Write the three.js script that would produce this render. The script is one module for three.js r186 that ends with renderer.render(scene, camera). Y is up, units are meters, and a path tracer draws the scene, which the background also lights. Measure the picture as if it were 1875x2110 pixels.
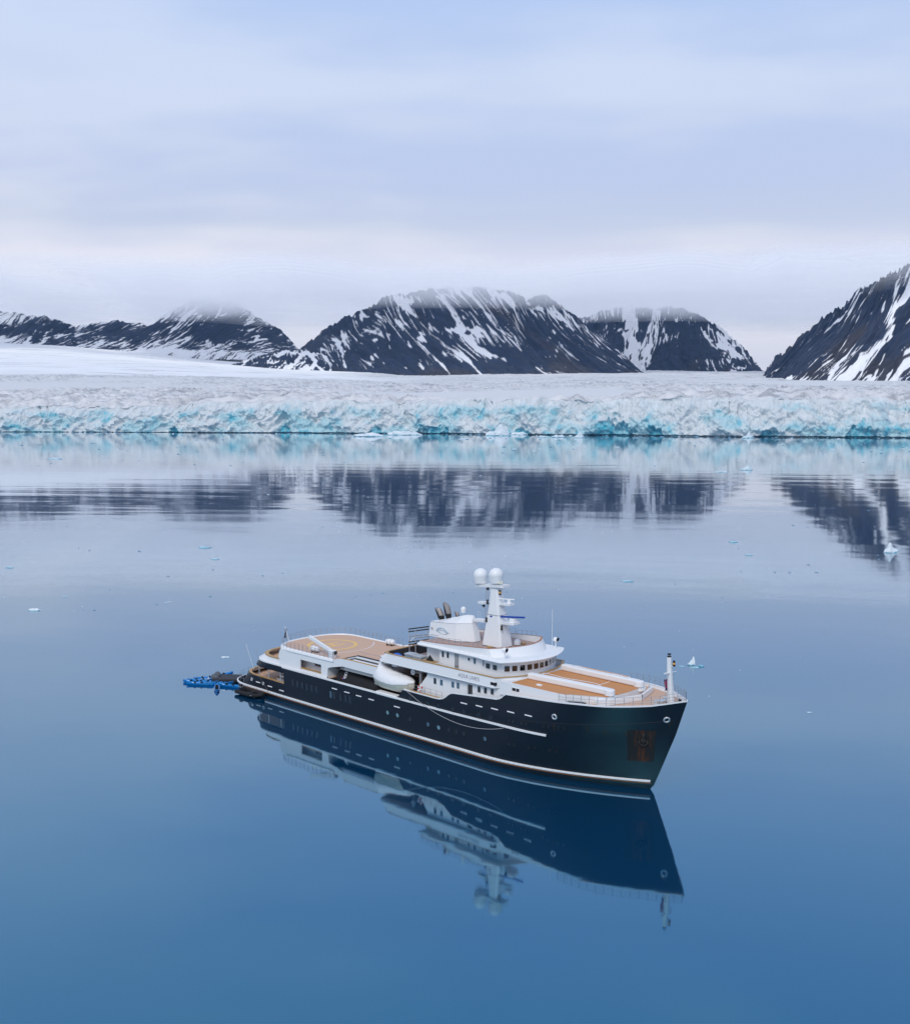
import * as THREE from 'three';
import { mergeGeometries } from 'three/addons/utils/BufferGeometryUtils.js';
import { RoundedBoxGeometry } from 'three/addons/geometries/RoundedBoxGeometry.js';
import { TextGeometry } from 'three/addons/geometries/TextGeometry.js';
import { FontLoader } from 'three/addons/loaders/FontLoader.js';

// ───────────────────────── camera, sky, sun, exposure ─────────────────────────
const renderer = new THREE.WebGLRenderer({ antialias: true });
renderer.toneMapping = THREE.LinearToneMapping;
renderer.toneMappingExposure = 1.14;
renderer.shadowMap.enabled = true;
const scene = new THREE.Scene();
const camera = new THREE.PerspectiveCamera(49.77, 909 / 1024, 1, 30000);
camera.position.set(0, 42, 0);
camera.rotation.set(-0.0912, 0, 0);

// noise (seeded, deterministic)
const PERM = new Uint8Array(512);
{ let s = 1234567; const p = [...Array(256).keys()];
  for (let i = 255; i > 0; i--) { s = (Math.imul(s, 1664525) + 1013904223) >>> 0; const j = s % (i + 1); [p[i], p[j]] = [p[j], p[i]]; }
  for (let i = 0; i < 512; i++) PERM[i] = p[i & 255]; }
const GX = [], GY = []; for (let i = 0; i < 16; i++) { GX.push(Math.cos(i * Math.PI / 8)); GY.push(Math.sin(i * Math.PI / 8)); }
function noise(x, y) {          // gradient noise, about -0.7 .. 0.7
  const xi = Math.floor(x), yi = Math.floor(y), fx = x - xi, fy = y - yi, X = xi & 255, Y = yi & 255;
  const u = fx * fx * fx * (fx * (fx * 6 - 15) + 10), v = fy * fy * fy * (fy * (fy * 6 - 15) + 10);
  const g = (a, b, c, d) => { const h = PERM[PERM[a & 255] + (b & 255)] & 15; return GX[h] * c + GY[h] * d; };
  const a = g(X, Y, fx, fy), b = g(X + 1, Y, fx - 1, fy), c = g(X, Y + 1, fx, fy - 1), d = g(X + 1, Y + 1, fx - 1, fy - 1);
  return a + u * (b - a) + v * (c - a + u * (a - b - c + d));
}
function fbm(x, y, n = 4) { let s = 0, a = 0.5; for (let i = 0; i < n; i++) { s += a * noise(x, y); x = x * 2.03 + 17.1; y = y * 2.03 + 5.7; a *= 0.5; } return s * 1.6; }
const ridge = (x, y) => 1 - Math.min(1, Math.abs(noise(x, y)) * 2.4);     // 1 on crease lines
const clamp = (v, a = 0, b = 1) => Math.min(b, Math.max(a, v));
const smooth = (a, b, v) => { const t = clamp((v - a) / (b - a)); return t * t * (3 - 2 * t); };
const lerp = (a, b, t) => a + (b - a) * t;
function table(pts, v) { if (v <= pts[0][0]) return pts[0][1]; for (let i = 1; i < pts.length; i++) if (v <= pts[i][0]) return lerp(pts[i - 1][1], pts[i][1], (v - pts[i - 1][0]) / (pts[i][0] - pts[i - 1][0])); return pts[pts.length - 1][1]; }
function rng(seed) { let s = seed >>> 0; return () => { s = (Math.imul(s, 1664525) + 1013904223) >>> 0; return s / 4294967296; }; }

// overcast sky: pale cloud near the horizon, thinner blue-lavender veil above
{ const W = 2048, Hh = 1024, d = new Float32Array(W * Hh * 4);
  const R = [[0, .80], [5, .78], [7.8, .70], [9.2, .58], [11, .535], [15, .505], [20, .47], [25, .41], [30, .37], [45, .34], [90, .33]];
  const G = [[0, .81], [5, .79], [7.8, .72], [9.2, .635], [11, .605], [15, .595], [20, .585], [25, .53], [30, .49], [45, .44], [90, .42]];
  const B = [[0, .90], [5, .88], [7.8, .83], [9.2, .77], [11, .785], [15, .80], [20, .82], [25, .78], [30, .73], [45, .64], [90, .60]];
  for (let j = 0; j < Hh; j++) { const el = (j + .5) / Hh * 180 - 90, e = Math.abs(el), r = table(R, e), g = table(G, e), b = table(B, e), sy = Math.sin(e * Math.PI / 180), cy = Math.cos(e * Math.PI / 180);
    for (let i = 0; i < W; i++) { const az = (i + .5) / W * 2 * Math.PI - Math.PI,  k = 1 / (sy + .10), x = Math.cos(az) * cy * k, z = Math.sin(az) * cy * k;
      const veil = fbm(x * .55 + 3.1, z * .9 + 1.7, 5) + .5 * fbm(x * 1.6 + 9, z * 3 + 4, 4);       // long streaks
      const w = smooth(-.25, .55, veil) - .38, m = smooth(2, 8, e), o = (j * W + i) * 4;
      d[o] = r + w * .12 * m; d[o + 1] = g + w * .095 * m; d[o + 2] = b + w * .035 * m; d[o + 3] = 1; } }
  const t = new THREE.DataTexture(d, W, Hh, THREE.RGBAFormat, THREE.FloatType);
  t.mapping = THREE.EquirectangularReflectionMapping; t.magFilter = t.minFilter = THREE.LinearFilter; t.needsUpdate = true;
  scene.background = t; scene.environment = t; }
const sun = new THREE.DirectionalLight(new THREE.Color(1, .94, .84), 1.6);
sun.position.set(-60, 190, 20); sun.target.position.set(0, 0, -140);
sun.castShadow = true; sun.shadow.radius = 45; sun.shadow.mapSize.set(2048, 2048);
Object.assign(sun.shadow.camera, { left: -80, right: 80, top: 80, bottom: -80, near: 1, far: 600 });
scene.add(sun, sun.target);

// ───────────────────────── helpers ─────────────────────────
const taken = {};
function numbered(n) { const k = taken[n] = (taken[n] ?? -1) + 1; return k ? `${n}_${String(k).padStart(3, '0')}` : n; }
const lin = (r, g, b) => new THREE.Color().setRGB(r, g, b);
const mat = (r, g, b, rough = .6, extra = {}) => new THREE.MeshPhysicalMaterial({ color: lin(r, g, b), roughness: rough, side: THREE.DoubleSide, ...extra });
function mesh(name, geo, m, parent) { const o = new THREE.Mesh(geo, m); o.name = name; o.castShadow = o.receiveShadow = true; parent.add(o); return o; }
function structure(name, geo, m, label) { const o = mesh(name, geo, m, scene); o.userData = { kind: 'structure', label }; return o; }
function tag(o, label, category, group) { o.userData = { label, category }; if (group) o.userData.group = group; return o; }
function grid(nu, nv, f, flat = false) {           // f(i, j) -> [x, y, z, r, g, b]
  const pos = new Float32Array((nu + 1) * (nv + 1) * 3), col = new Float32Array(pos.length), idx = [];
  for (let j = 0, o = 0; j <= nv; j++) for (let i = 0; i <= nu; i++, o += 3) { const p = f(i / nu, j / nv, i, j); pos[o] = p[0]; pos[o + 1] = p[1]; pos[o + 2] = p[2]; col[o] = p[3]; col[o + 1] = p[4]; col[o + 2] = p[5]; }
  for (let j = 0; j < nv; j++) for (let i = 0; i < nu; i++) { const a = j * (nu + 1) + i, b = a + 1, c = a + nu + 1, d = c + 1; idx.push(a, c, b, b, c, d); }
  const g = new THREE.BufferGeometry();
  g.setAttribute('position', new THREE.BufferAttribute(pos, 3)); g.setAttribute('color', new THREE.BufferAttribute(col, 3)); g.setIndex(idx);
  if (!flat) g.computeVertexNormals();
  return g;
}
const along = (pts, s) => { const t = clamp(s) * (pts.length - 1), i = Math.min(pts.length - 2, Math.floor(t)), k = t - i; return pts[i].map((v, n) => lerp(v, pts[i + 1][n], k)); };

// ───────────────────────── the sea ─────────────────────────
{ // fine ripples as a normal map, longer ripples as real relief of the surface
  const N = 1024, tile = 260, rnd = rng(77), waves = [];
  for (let k = 0; k < 120; k++) { const len = 1.3 * Math.pow(9, rnd() ** 1.3), th = (rnd() - .5) * 1.3, kx = Math.round(tile / len * Math.sin(th)), ky = Math.round(tile / len * Math.cos(th)); waves.push([kx, ky, rnd() * 6.283, 1 / Math.hypot(kx, ky)]); }
  const sx = new Float32Array(N * N), sy = new Float32Array(N * N), C = new Float32Array(N), S = new Float32Array(N);
  for (let i = 0; i < N; i++) { C[i] = Math.cos(i / N * 2 * Math.PI); S[i] = Math.sin(i / N * 2 * Math.PI); }
  for (const [kx, ky, ph, a] of waves) { const cp = Math.cos(ph), sp = Math.sin(ph);
    for (let j = 0; j < N; j++) for (let i = 0; i < N; i++) { const q = (((kx * i + ky * j) % N) + N) % N, c = (C[q] * cp - S[q] * sp) * a, o = j * N + i; sx[o] += c * kx; sy[o] += c * ky; } }
  let rms = 0; for (let o = 0; o < N * N; o++) rms += sy[o] * sy[o]; rms = Math.sqrt(rms / N / N);
  const px = new Uint8Array(N * N * 4);
  for (let o = 0; o < N * N; o++) { px[o * 4] = clamp(128 - sx[o] * 38 / rms, 0, 255); px[o * 4 + 1] = clamp(128 - sy[o] * 38 / rms, 0, 255); px[o * 4 + 2] = px[o * 4 + 3] = 255; }
  const t = new THREE.DataTexture(px, N, N); t.magFilter = THREE.LinearFilter; t.wrapS = t.wrapT = THREE.RepeatWrapping; t.needsUpdate = true;
  const water = new THREE.MeshPhysicalMaterial({ color: lin(.0005, .036, .092), roughness: .04, ior: 2.9, specularColor: lin(.03, .66, 1), clearcoat: .75, clearcoatRoughness: .05, normalMap: t, normalScale: new THREE.Vector2(.0055, .0055) });
  const sea = new THREE.Group(); sea.name = 'sea'; sea.userData = { kind: 'structure', label: 'calm blue fjord water mirroring mountains and ship' }; scene.add(sea);
  const zs = []; for (let z = 60; z > -2480;) { zs.push(z); z -= z > -90 ? 6 : z > -300 ? 2.2 : z > -1250 ? 2.6 : 6.5; }
  const long = []; const r2 = rng(5); for (let k = 0; k < 46; k++) { const len = 9 * Math.pow(6, r2()), th = (r2() - .5) * .75; long.push([Math.sin(th) * 6.283 / len, Math.cos(th) * 6.283 / len, r2() * 6.283, len / 6.283 * .00062]); }
  const NX = 300, NZ = zs.length - 1, X0 = -1500, X1 = 1500;
  const g = grid(NX, NZ, (u, v, i, j) => { const x = lerp(X0, X1, u), z = zs[j]; let y = 0;
    const wind = .42 + .65 * smooth(-.15, .4, fbm(x / 520 + 2, z / 170 + 8, 3)), far = table([[60, .45], [220, .48], [330, .8], [520, 1.0], [900, 1.05], [1500, 1.35], [2200, 1.6]], -z);
    for (const [a, b, p, m] of long) y += m * Math.sin(a * x + b * z + p);
    return [x, y * wind * far, z, 1, 1, 1]; });
  g.deleteAttribute('color'); const uv = new Float32Array(g.attributes.position.count * 2), P = g.attributes.position; for (let k = 0; k < P.count; k++) { uv[2 * k] = P.getX(k) / tile; uv[2 * k + 1] = -P.getZ(k) / tile; } g.setAttribute('uv', new THREE.BufferAttribute(uv, 2));
  mesh('water_surface', g, water, sea);
  const o = new THREE.PlaneGeometry(24000, 24000); o.rotateX(-Math.PI / 2); for (let k = 0; k < o.attributes.uv.array.length; k++) o.attributes.uv.array[k] *= 24000 / tile;
  mesh('outer_water', o, water, sea).position.set(0, -.4, -4000);
}

// ───────────────────────── glacier ─────────────────────────
const SHORE = [[-2900, -2750], [-1900, -2420], [-1300, -2300], [-919, -2236], [-611, -2185], [-313, -2113], [0, -2024], [221, -1922], [447, -1813], [712, -1731], [1050, -1640], [1700, -1500]];
const shoreAt = (() => { const L = [0]; for (let i = 1; i < SHORE.length; i++) L.push(L[i - 1] + Math.hypot(SHORE[i][0] - SHORE[i - 1][0], SHORE[i][1] - SHORE[i - 1][1]));
  const total = L[L.length - 1];
  return s => { const d = s * total; let i = 1; while (i < L.length - 1 && L[i] < d) i++; const k = (d - L[i - 1]) / (L[i] - L[i - 1]), a = SHORE[i - 1], b = SHORE[i], n = Math.hypot(b[0] - a[0], b[1] - a[1]);
    return { x: lerp(a[0], b[0], k), z: lerp(a[1], b[1], k), d, nx: -(b[1] - a[1]) / n * 1, nz: (b[0] - a[0]) / n, total }; }; })();
const wiggle = d => 26 * noise(d / 210, 3.3) + 14 * noise(d / 70, 8.1) + 6 * noise(d / 26, 1.9);
const cliffBase = x => table([[-1500, 44], [-915, 49], [-611, 52], [-313, 59], [0, 61], [222, 63], [445, 64], [705, 62], [1500, 60]], x);
const cliffTop = (x, d) => cliffBase(x) + 5 * noise(d / 95, 20.5) + 5.5 * ridge(d / 33, 4.4) - 3 + 3.2 * noise(d / 9, 2.2) + 1.5 * noise(d / 4, 7.2);
const iceCol = (k) => [lerp(.68, .52, k), lerp(.72, .56, k), lerp(.74, .58, k)];
{ const front = (s, v) => { const p = shoreAt(s), top = cliffTop(p.x, p.d), d = p.d;
    const lean = table([[0, 0], [.12, 2], [.5, 12], [.8, 22], [1, 34]], v);
    // jumbled ice: blocks, leaning slabs and vertical fractures
    const lobe = noise(d / 58 + .4 * noise(d / 30, v * 2), v * 1.6 + 5.1), big = ridge(d / 64 + v * .5, v * 1.1 + 2.7), mid = ridge(d / 24 - v * .8, v * 2.4 + 9.3), sm = noise(d / 8.5 + v * 1.3, v * 7 + 3.1), tiny = noise(d / 3.6, v * 15 + 1.1);
    const fract = smooth(.86, .98, ridge(d / 21 + .5 * noise(v * 3, d / 20), v * 1.1 + 40)) * smooth(.25, .6, v) * smooth(-.1, .4, noise(d / 75, 55));
    const w = Math.sin(Math.PI * clamp(v * .93 + .03)) ** .6;
    let out = wiggle(d) - lean + w * (15 * lobe + 11 * (big - .5) + 8 * (mid - .5) + 6 * sm + 3 * tiny) - 4.5 * fract - 6 * smooth(.104 + .015 * noise(d / 12, 6), .086, v);
    // two big blue caverns under freshly broken ice, and smaller ones
    let cave = 0;
    for (const [cx, hw, hh] of [[-42, 34, .36], [258, 30, .52], [285, 24, .40], [640, 26, .42], [-335, 20, .35], [120, 18, .28], [336, 16, .30], [-150, 12, .34], [-560, 16, .28], [505, 20, .25]]) {
      const r = Math.hypot((p.x - cx) / hw, v / hh) + .55 * noise(d / 13, v * 4 + cx) + .3 * noise(d / 5, v * 9 + cx); cave = Math.max(cave, smooth(1.08, .62, r)); }
    out -= cave * 9;
    const y = -5 + (top + 5) * v + w * (2.5 * sm + 1.2 * tiny);
    // old white ice, fresh blue ice, grey silt streaks
    const fresh = smooth(-.22, .36, fbm(d / 62 + v * .7, v * 2.1 + 11, 4) + .24 * (1 - v) * 1.3 - .25 + .55 * (mid > .5 ? .12 : -.06) + .10 * sm + .12 * smooth(-700, 500, -p.x) * .6) * smooth(.97, .74, v);
    const deep = Math.max(cave * (.72 + .5 * noise(d / 6, v * 9)), fresh * .75 * smooth(.18, .55, noise(d / 14 + 7, v * 5) + .1));
    const silt = smooth(.15, .5, fbm(d / 30 + 31, v * .8, 3)) * .45 + .5 * fract;
    let c = iceCol(clamp(.3 + .7 * noise(d / 13, v * 6 + 77) + silt * .6));
    c = [lerp(c[0], .36, fresh * .8), lerp(c[1], .60, fresh * .8), lerp(c[2], .66, fresh * .8)];
    c = [lerp(c[0], .035, clamp(deep)), lerp(c[1], .43, clamp(deep)), lerp(c[2], .56, clamp(deep))];
    return [p.x + p.nx * out, y, p.z + p.nz * out, ...c]; };
  const g = grid(2600, 46, (s, v) => front(.16 + s * .80, v), true);
  structure('ice_cliff', g, new THREE.MeshPhysicalMaterial({ vertexColors: true, color: lin(1, 1, 1), roughness: .55, side: THREE.DoubleSide }), 'long crumbling glacier front of white and turquoise ice at the water');
  // glacier surface behind the front
  const surf = grid(800, 480, (s0, v) => { const s = .16 + s0 * .80, p = shoreAt(s), a = p.x / -p.z, D = 5600 * v ** 1.7, top = lerp(cliffTop(p.x, p.d) - .6, cliffBase(p.x), smooth(10, 220, D)), o0 = lerp(wiggle(p.d), 0, smooth(0, 500, D)) - 34, bx = lerp(p.x + p.nx * o0, p.x * (1 + D / 2050), 1) , x = p.x + p.nx * o0 + (bx - p.x) , z = p.z + p.nz * o0 - D;
    const slope = table([[-.95, .095], [-.45, .080], [-.2, .061], [-.05, .046], [.2, .0455], [.45, .040], [.9, .04]], a);
    const back = smooth(-.14, -.38, a) * smooth(1500, 3800, D) * 70;
    const rough = (11 * smooth(2200, 0, D) + 3.5) * smooth(0, 60, D), wx = x + 60 * noise(x / 300, z / 300), q = z + x * .32;
    const crev = ridge(wx / 170, q / 42) * .9 + ridge(wx / 70 + 4, q / 20) * .6 + .6 * noise(wx / 30, q / 20) - .8;
    const swell = 14 * noise(x / 520, z / 430) * smooth(150, 900, D);
    const field = smooth(.05, .3, fbm(x / 900 + 5, z / 700, 3) + .9 * smooth(-.04, -.14, x / -z) * smooth(-3500, -4200, z));
    const y = top + D * slope + back + swell + crev * rough * (1 - .85 * field);
    let dirt = smooth(.02, .42, fbm(wx / 120, q / 22, 4)) * (1 - field) * .75 + .6 * smooth(.9, 1, ridge(wx / 150 + 9, q / 34)) * (1 - field) * smooth(2600, 300, D);
    const speck = smooth(.12, .5, noise(wx / 11, q / 8) + .6 * noise(wx / 23 + 5, q / 15)) * (1 - field) * smooth(4200, 400, D);
    const firn = smooth(-.02, -.12, x / -z) * smooth(-3500, -4100, z); dirt = clamp(dirt + speck * .55 + firn * (.5 * smooth(.12, .42, fbm(x / 330 + 2, q / 60, 4)) + .10 * noise(x / 120, z / 90)));
    const snowy = field * smooth(-.02, -.12, x / -z) * smooth(-3500, -4100, z), c = [lerp(lerp(.70, .90, snowy), .33, dirt), lerp(lerp(.70, .905, snowy), .34, dirt), lerp(lerp(.705, .91, snowy), .36, dirt)];
    return [x, y, z, ...c]; }, false);
  structure('glacier', surf, new THREE.MeshPhysicalMaterial({ vertexColors: true, color: lin(1, 1, 1), roughness: .8 }), 'crevassed pale grey glacier rising from the ice cliff to the mountains');
}

// ───────────────────────── mountains ─────────────────────────
const rockMat = new THREE.MeshPhysicalMaterial({ vertexColors: true, color: lin(1, 1, 1), roughness: .9 });
function mountain(label, crest, foot, o) {
  const len = Math.hypot(crest[crest.length - 1][0] - crest[0][0], crest[crest.length - 1][2] - crest[0][2]);
  const { nu = 560, nv = 170, seed = 0, shear = 0, snow = 0, relief = 1, jag = 1, top = 0, brown = .5 } = o;
  const f = (s, v) => { const t = lerp(-.30, 1.12, v), c = along(crest, s), b = along(foot, s), m = s * len + seed * 1000, T = clamp(t, 0, 1.12);
    const hx = b[0] - c[0], hz = b[2] - c[2], hl = Math.hypot(hx, hz);
    let x = c[0] + hx * t, z = c[2] + hz * t, y = t < 0 ? c[1] + (c[1] - b[1]) * t * 1.5 : c[1] + (b[1] - c[1]) * (1 - Math.max(0, 1 - T) ** 1.22) - (T > 1 ? (T - 1) * 400 : 0);
    const mm = m + shear * T * hl, wr = 70 * noise(mm / 260 + 3, T * 2.2 + seed), a1 = ridge((mm + wr) / 330, T * .7 + 3 + seed), a2 = ridge((mm + wr * .8) / 135, T * .95 + 11 + seed), a3 = ridge((mm + wr * .6) / 58, T * 1.5 + 23 + seed), a4 = noise(mm / 24, T * 12 + seed), a5 = noise(mm / 11, T * 26);
    // creases of the noise are gullies
    const dep = a1 * 46 + a2 * 27 + a3 * 12, wgt = smooth(-.02, .22, T) * smooth(1.1, .75, T);
    const outw = relief * wgt * (-dep + 34) + a4 * 7 + a5 * 4;
    x += hx / hl * outw; z += hz / hl * outw; y += relief * (wgt * (-dep * .35 + 12)) + a4 * 6 + a5 * 3;
    const e = smooth(.16, 0, Math.abs(t)) * jag; y += e * (16 * noise(m / 52, 9 + seed) + 12 * (ridge(m / 26, 4 + seed) - .5) + 6 * noise(m / 9, seed));
    const pres = fbm(m / 330 + 70 + seed, T * 2.6 + seed, 3), a3b = ridge((mm + wr * .9) / 38 + 7, T * 1.5 + 41 + seed), w4 = noise(mm / 15, T * 17 + 2) * .15 + noise(mm / 33, T * 9 + 12) * .12;
    const band = table(o.bands ?? [[0, .08], [.4, .06], [.7, -.06], [.9, -.1], [1, .1]], T) + snow + (o.local ? o.local(s, T) : 0);
    const gl = Math.max(a2 - .01 + .12 * pres, a3 - .05 + .24 * noise(mm / 170, T * 5 + 90 + seed), a3b - .10 + .30 * noise(mm / 110, T * 6 + 17 + seed), ridge((mm + wr * .7) / 24 + 3, T * 1.3 + 71 + seed) - .14 + .34 * noise(mm / 90, T * 6 + 37 + seed), .58 + .55 * noise(mm / 55, T * 8 + 60 + seed)) + w4 + .03 * a5;
    const th = 1.015 - .55 * band - .34 * pres;
    const sn = smooth(th - .02, th + .03, gl), br = smooth(-.05, .35, brown - .5 + fbm(mm / 260 + 15, T * 2.2 + 31, 3) + .45 * smooth(.45, 1, T) - .24);
    const k = .75 + .5 * noise(mm / 33, T * 9 + 5) + .35 * a5;
    let r = lerp(.010, .040, br) * k, g = lerp(.023, .036, br) * k, bl = lerp(.062, .046, br) * k;
    return [x, y, z, lerp(r, .90, sn), lerp(g, .905, sn), lerp(bl, .92, sn)]; };
  const o3 = structure('mountain', grid(nu, nv, f), rockMat, label); o3.name = numbered('mountain'); return o3;
}
mountain('long dark ridge with snow gullies behind the glacier on the left', [[-3700, 640, -6700], [-3223, 700, -6800], [-2793, 650, -6862], [-2695, 640, -6923], [-2547, 626, -6985], [-2398, 575, -7046], [-2162, 612, -7108], [-1924, 592, -7169], [-1874, 673, -7231], [-1708, 765, -7292], [-1574, 800, -7354], [-1422, 745, -7415], [-1302, 655, -7477], [-1178, 590, -7538], [-1075, 470, -7600], [-1000, 380, -7650]],
  [[-3400, 330, -6100], [-2952, 335, -6200], [-2574, 350, -6300], [-2326, 375, -6400], [-2070, 385, -6500], [-1805, 400, -6600], [-1531, 395, -6700], [-1248, 400, -6800], [-987, 380, -6900]], { seed: 1, snow: .15, shear: .25, nu: 620, nv: 130, relief: .8, brown: .35, bands: [[0, .12], [.3, .0], [.6, .02], [.85, .16], [1, .5]] });
mountain('broad dark central mountain streaked with branching snow gullies', [[-940, 320, -6150], [-845, 398, -6200], [-720, 501, -6212], [-609, 566, -6225], [-526, 594, -6238], [-386, 684, -6250], [-303, 692, -6262], [-163, 715, -6275], [-23, 735, -6288], [147, 745, -6300], [317, 720, -6312], [402, 672, -6325], [502, 708, -6338], [575, 661, -6350], [662, 597, -6362], [778, 513, -6375], [925, 415, -6388], [1073, 262, -6400], [1120, 200, -6400]],
  [[-860, 190, -5320], [-646, 192, -5350], [-360, 200, -5400], [-20, 205, -5450], [352, 212, -5500], [680, 218, -5550], [939, 222, -5600], [1040, 215, -5650]], { seed: 2.37, snow: .09, shear: -.35, nu: 720, nv: 210, brown: .5, bands: [[0, .05], [.25, .16], [.5, .09], [.68, -.06], [.85, -.2], [1, -.25]] });
mountain('dark hump with old snow patches at the foot of the central mountain', [[-1260, 215, -5600], [-1206, 249, -5600], [-1028, 300, -5600], [-914, 342, -5600], [-776, 350, -5600], [-650, 320, -5620], [-520, 240, -5650]],
  [[-1230, 195, -5250], [-1000, 190, -5230], [-850, 185, -5220], [-700, 185, -5240], [-560, 185, -5260]], { seed: 4.9, snow: .20, nu: 240, nv: 90, relief: .4, jag: .5, brown: .2, bands: [[0, .0], [.5, .1], [.8, .3], [1, .3]] });
mountain('steep dark mountain with a wide snow couloir right of the central one', [[640, 560, -7200], [814, 640, -7200], [972, 690, -7175], [1128, 715, -7150], [1252, 690, -7125], [1343, 702, -7100], [1450, 690, -7090], [1561, 637, -7075], [1684, 563, -7050], [1807, 452, -7025], [1930, 294, -7000], [1990, 200, -7000]],
  [[700, 225, -6480], [855, 240, -6500], [1148, 245, -6500], [1441, 245, -6500], [1792, 245, -6500], [1900, 240, -6520]], { seed: 6.1, snow: .06, nu: 460, nv: 170, brown: .4, local: (s, T) => .7 * smooth(.045, .01, Math.abs(s - .27 - .05 * T + .02 * noise(T * 6, 3))) + .6 * smooth(.04, .01, Math.abs(s - .40 + .05 * T + .02 * noise(T * 7, 9))) + .55 * smooth(.6, .95, T) * smooth(.14, .04, Math.abs(s - .30)) });
mountain('near steep dark mountainside with diagonal snow chutes at the right edge', [[1225, 130, -4640], [1273, 192, -4600], [1302, 256, -4540], [1353, 313, -4480], [1451, 412, -4420], [1508, 451, -4360], [1562, 520, -4300], [1597, 534, -4240], [1629, 560, -4180], [1671, 580, -4120], [1797, 625, -4060], [2120, 751, -4000], [2500, 800, -3900]],
  [[1040, 130, -3960], [1090, 128, -3850], [1147, 122, -3675], [1232, 108, -3450], [1321, 98, -3225], [1614, 85, -3000], [1900, 80, -2800]], { seed: 8.3, snow: .02, shear: .6, nu: 620, nv: 220, relief: .75, brown: .62, bands: [[0, .06], [.3, .0], [.6, .03], [.85, .14], [1, .3]], local: (s, T) => .6 * smooth(.035, .006, Math.abs(s - .78 + .36 * T + .05 * noise(T * 5, 2))) + .6 * smooth(.03, .006, Math.abs(s - .92 + .36 * T + .05 * noise(T * 6, 7))) });

// low stratus: stacked thin veils that the summits stand in
function cloudBank(label, cx, cz, w, dpt, y0, y1, n, dens, seed, sparse, caps) {
  const g = new THREE.Group(); g.name = numbered('cloud'); g.userData = { kind: 'stuff', label }; scene.add(g);
  const W = 384, Hh = 256, maps = [];
  for (let k = 0; k < 4; k++) { const px = new Uint8Array(W * Hh * 4);
    for (let j = 0; j < Hh; j++) for (let i = 0; i < W; i++) { const u = i / (W - 1), v = j / (Hh - 1), x = u * w / 900, z = v * dpt / 900, o = (j * W + i) * 4;
      const n1 = fbm(x + seed, z * 1.2 + seed * 3, 3) + .08 * k * noise(x * .8 + k, z) + caps.reduce((q, [X, r, b]) => q + b * smooth(r, r * .25, Math.abs(cx + (u - .5) * w - X)), 0), edge = smooth(0, .10, u) * smooth(1, .90, u) * smooth(.0, .24 + .4 * noise(x * .7 + seed, 2.2) + .2 * noise(x * 2.3, 8.1), v) * smooth(1, .86 + .1 * noise(x * 2, seed), v);
      const a = smooth(sparse[0] - k * .12, sparse[1] - k * .12, n1) * edge; px[o] = px[o + 1] = px[o + 2] = a * 255; px[o + 3] = 255; }
    const t = new THREE.DataTexture(px, W, Hh); t.magFilter = THREE.LinearFilter; t.needsUpdate = true; maps.push(t); }
  for (let k = 0; k < n; k++) { const q = k / Math.max(1, n - 1), pl = new THREE.PlaneGeometry(w, dpt, 1, 1); pl.rotateX(-Math.PI / 2);
    const m = new THREE.MeshPhysicalMaterial({ color: lin(.96, .96, .97), roughness: 1, transmission: .92, thickness: 0, transparent: true, alphaMap: maps[Math.min(3, Math.floor(q * 4))], opacity: dens * (.55 + .45 * q), side: THREE.DoubleSide, specularIntensity: 0 });
    const o = mesh('cloud_layer', pl, m, g); o.position.set(cx, lerp(y0, y1, q), cz); o.castShadow = false; }
}
scene.fog = new THREE.FogExp2(lin(.34, .60, 1.0), 2.4e-5);
cloudBank('grey stratus cloud wrapping the summits', 0, -6900, 13000, 3800, 604, 780, 13, .31, 3.7, [-.22, .32], [[150, 950, .45], [1180, 700, .5], [-1560, 500, .2]]);
cloudBank('wisps of cloud on the near right summit', 1800, -4200, 1500, 800, 488, 625, 9, .30, 9.2, [-.30, .20], []);

// ───────────────────────── shape helpers ─────────────────────────
const V = (x, y, z) => new THREE.Vector3(x, y, z);
const bx = (x0, x1, y0, y1, z0, z1) => new THREE.BoxGeometry(Math.abs(x1 - x0), Math.abs(y1 - y0), Math.abs(z1 - z0)).translate((x0 + x1) / 2, (y0 + y1) / 2, (z0 + z1) / 2);
const rbx = (x0, x1, y0, y1, z0, z1, r = .08) => new RoundedBoxGeometry(x1 - x0, y1 - y0, z1 - z0, 2, r).translate((x0 + x1) / 2, (y0 + y1) / 2, (z0 + z1) / 2);
const cyl = (r0, r1, h, x, y, z, n = 20) => new THREE.CylinderGeometry(r1, r0, h, n).translate(x, y + h / 2, z);
function beam(a, b, r, n = 6) { const d = V(...b).sub(V(...a)), g = new THREE.CylinderGeometry(r, r, d.length(), n); g.applyQuaternion(new THREE.Quaternion().setFromUnitVectors(V(0, 1, 0), d.clone().normalize())); return g.translate((a[0] + b[0]) / 2, (a[1] + b[1]) / 2, (a[2] + b[2]) / 2); }
const tube = (pts, r, n = 40, m = 6, closed = false) => new THREE.TubeGeometry(new THREE.CatmullRomCurve3(pts.map(p => V(...p)), closed, 'centripetal'), n, r, m, closed);
const merge = list => mergeGeometries(list.map(g => { const q = g.index ? g.toNonIndexed() : g.clone(); for (const k of Object.keys(q.attributes)) if (!['position', 'normal'].includes(k)) q.deleteAttribute(k); return q; }));
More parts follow.
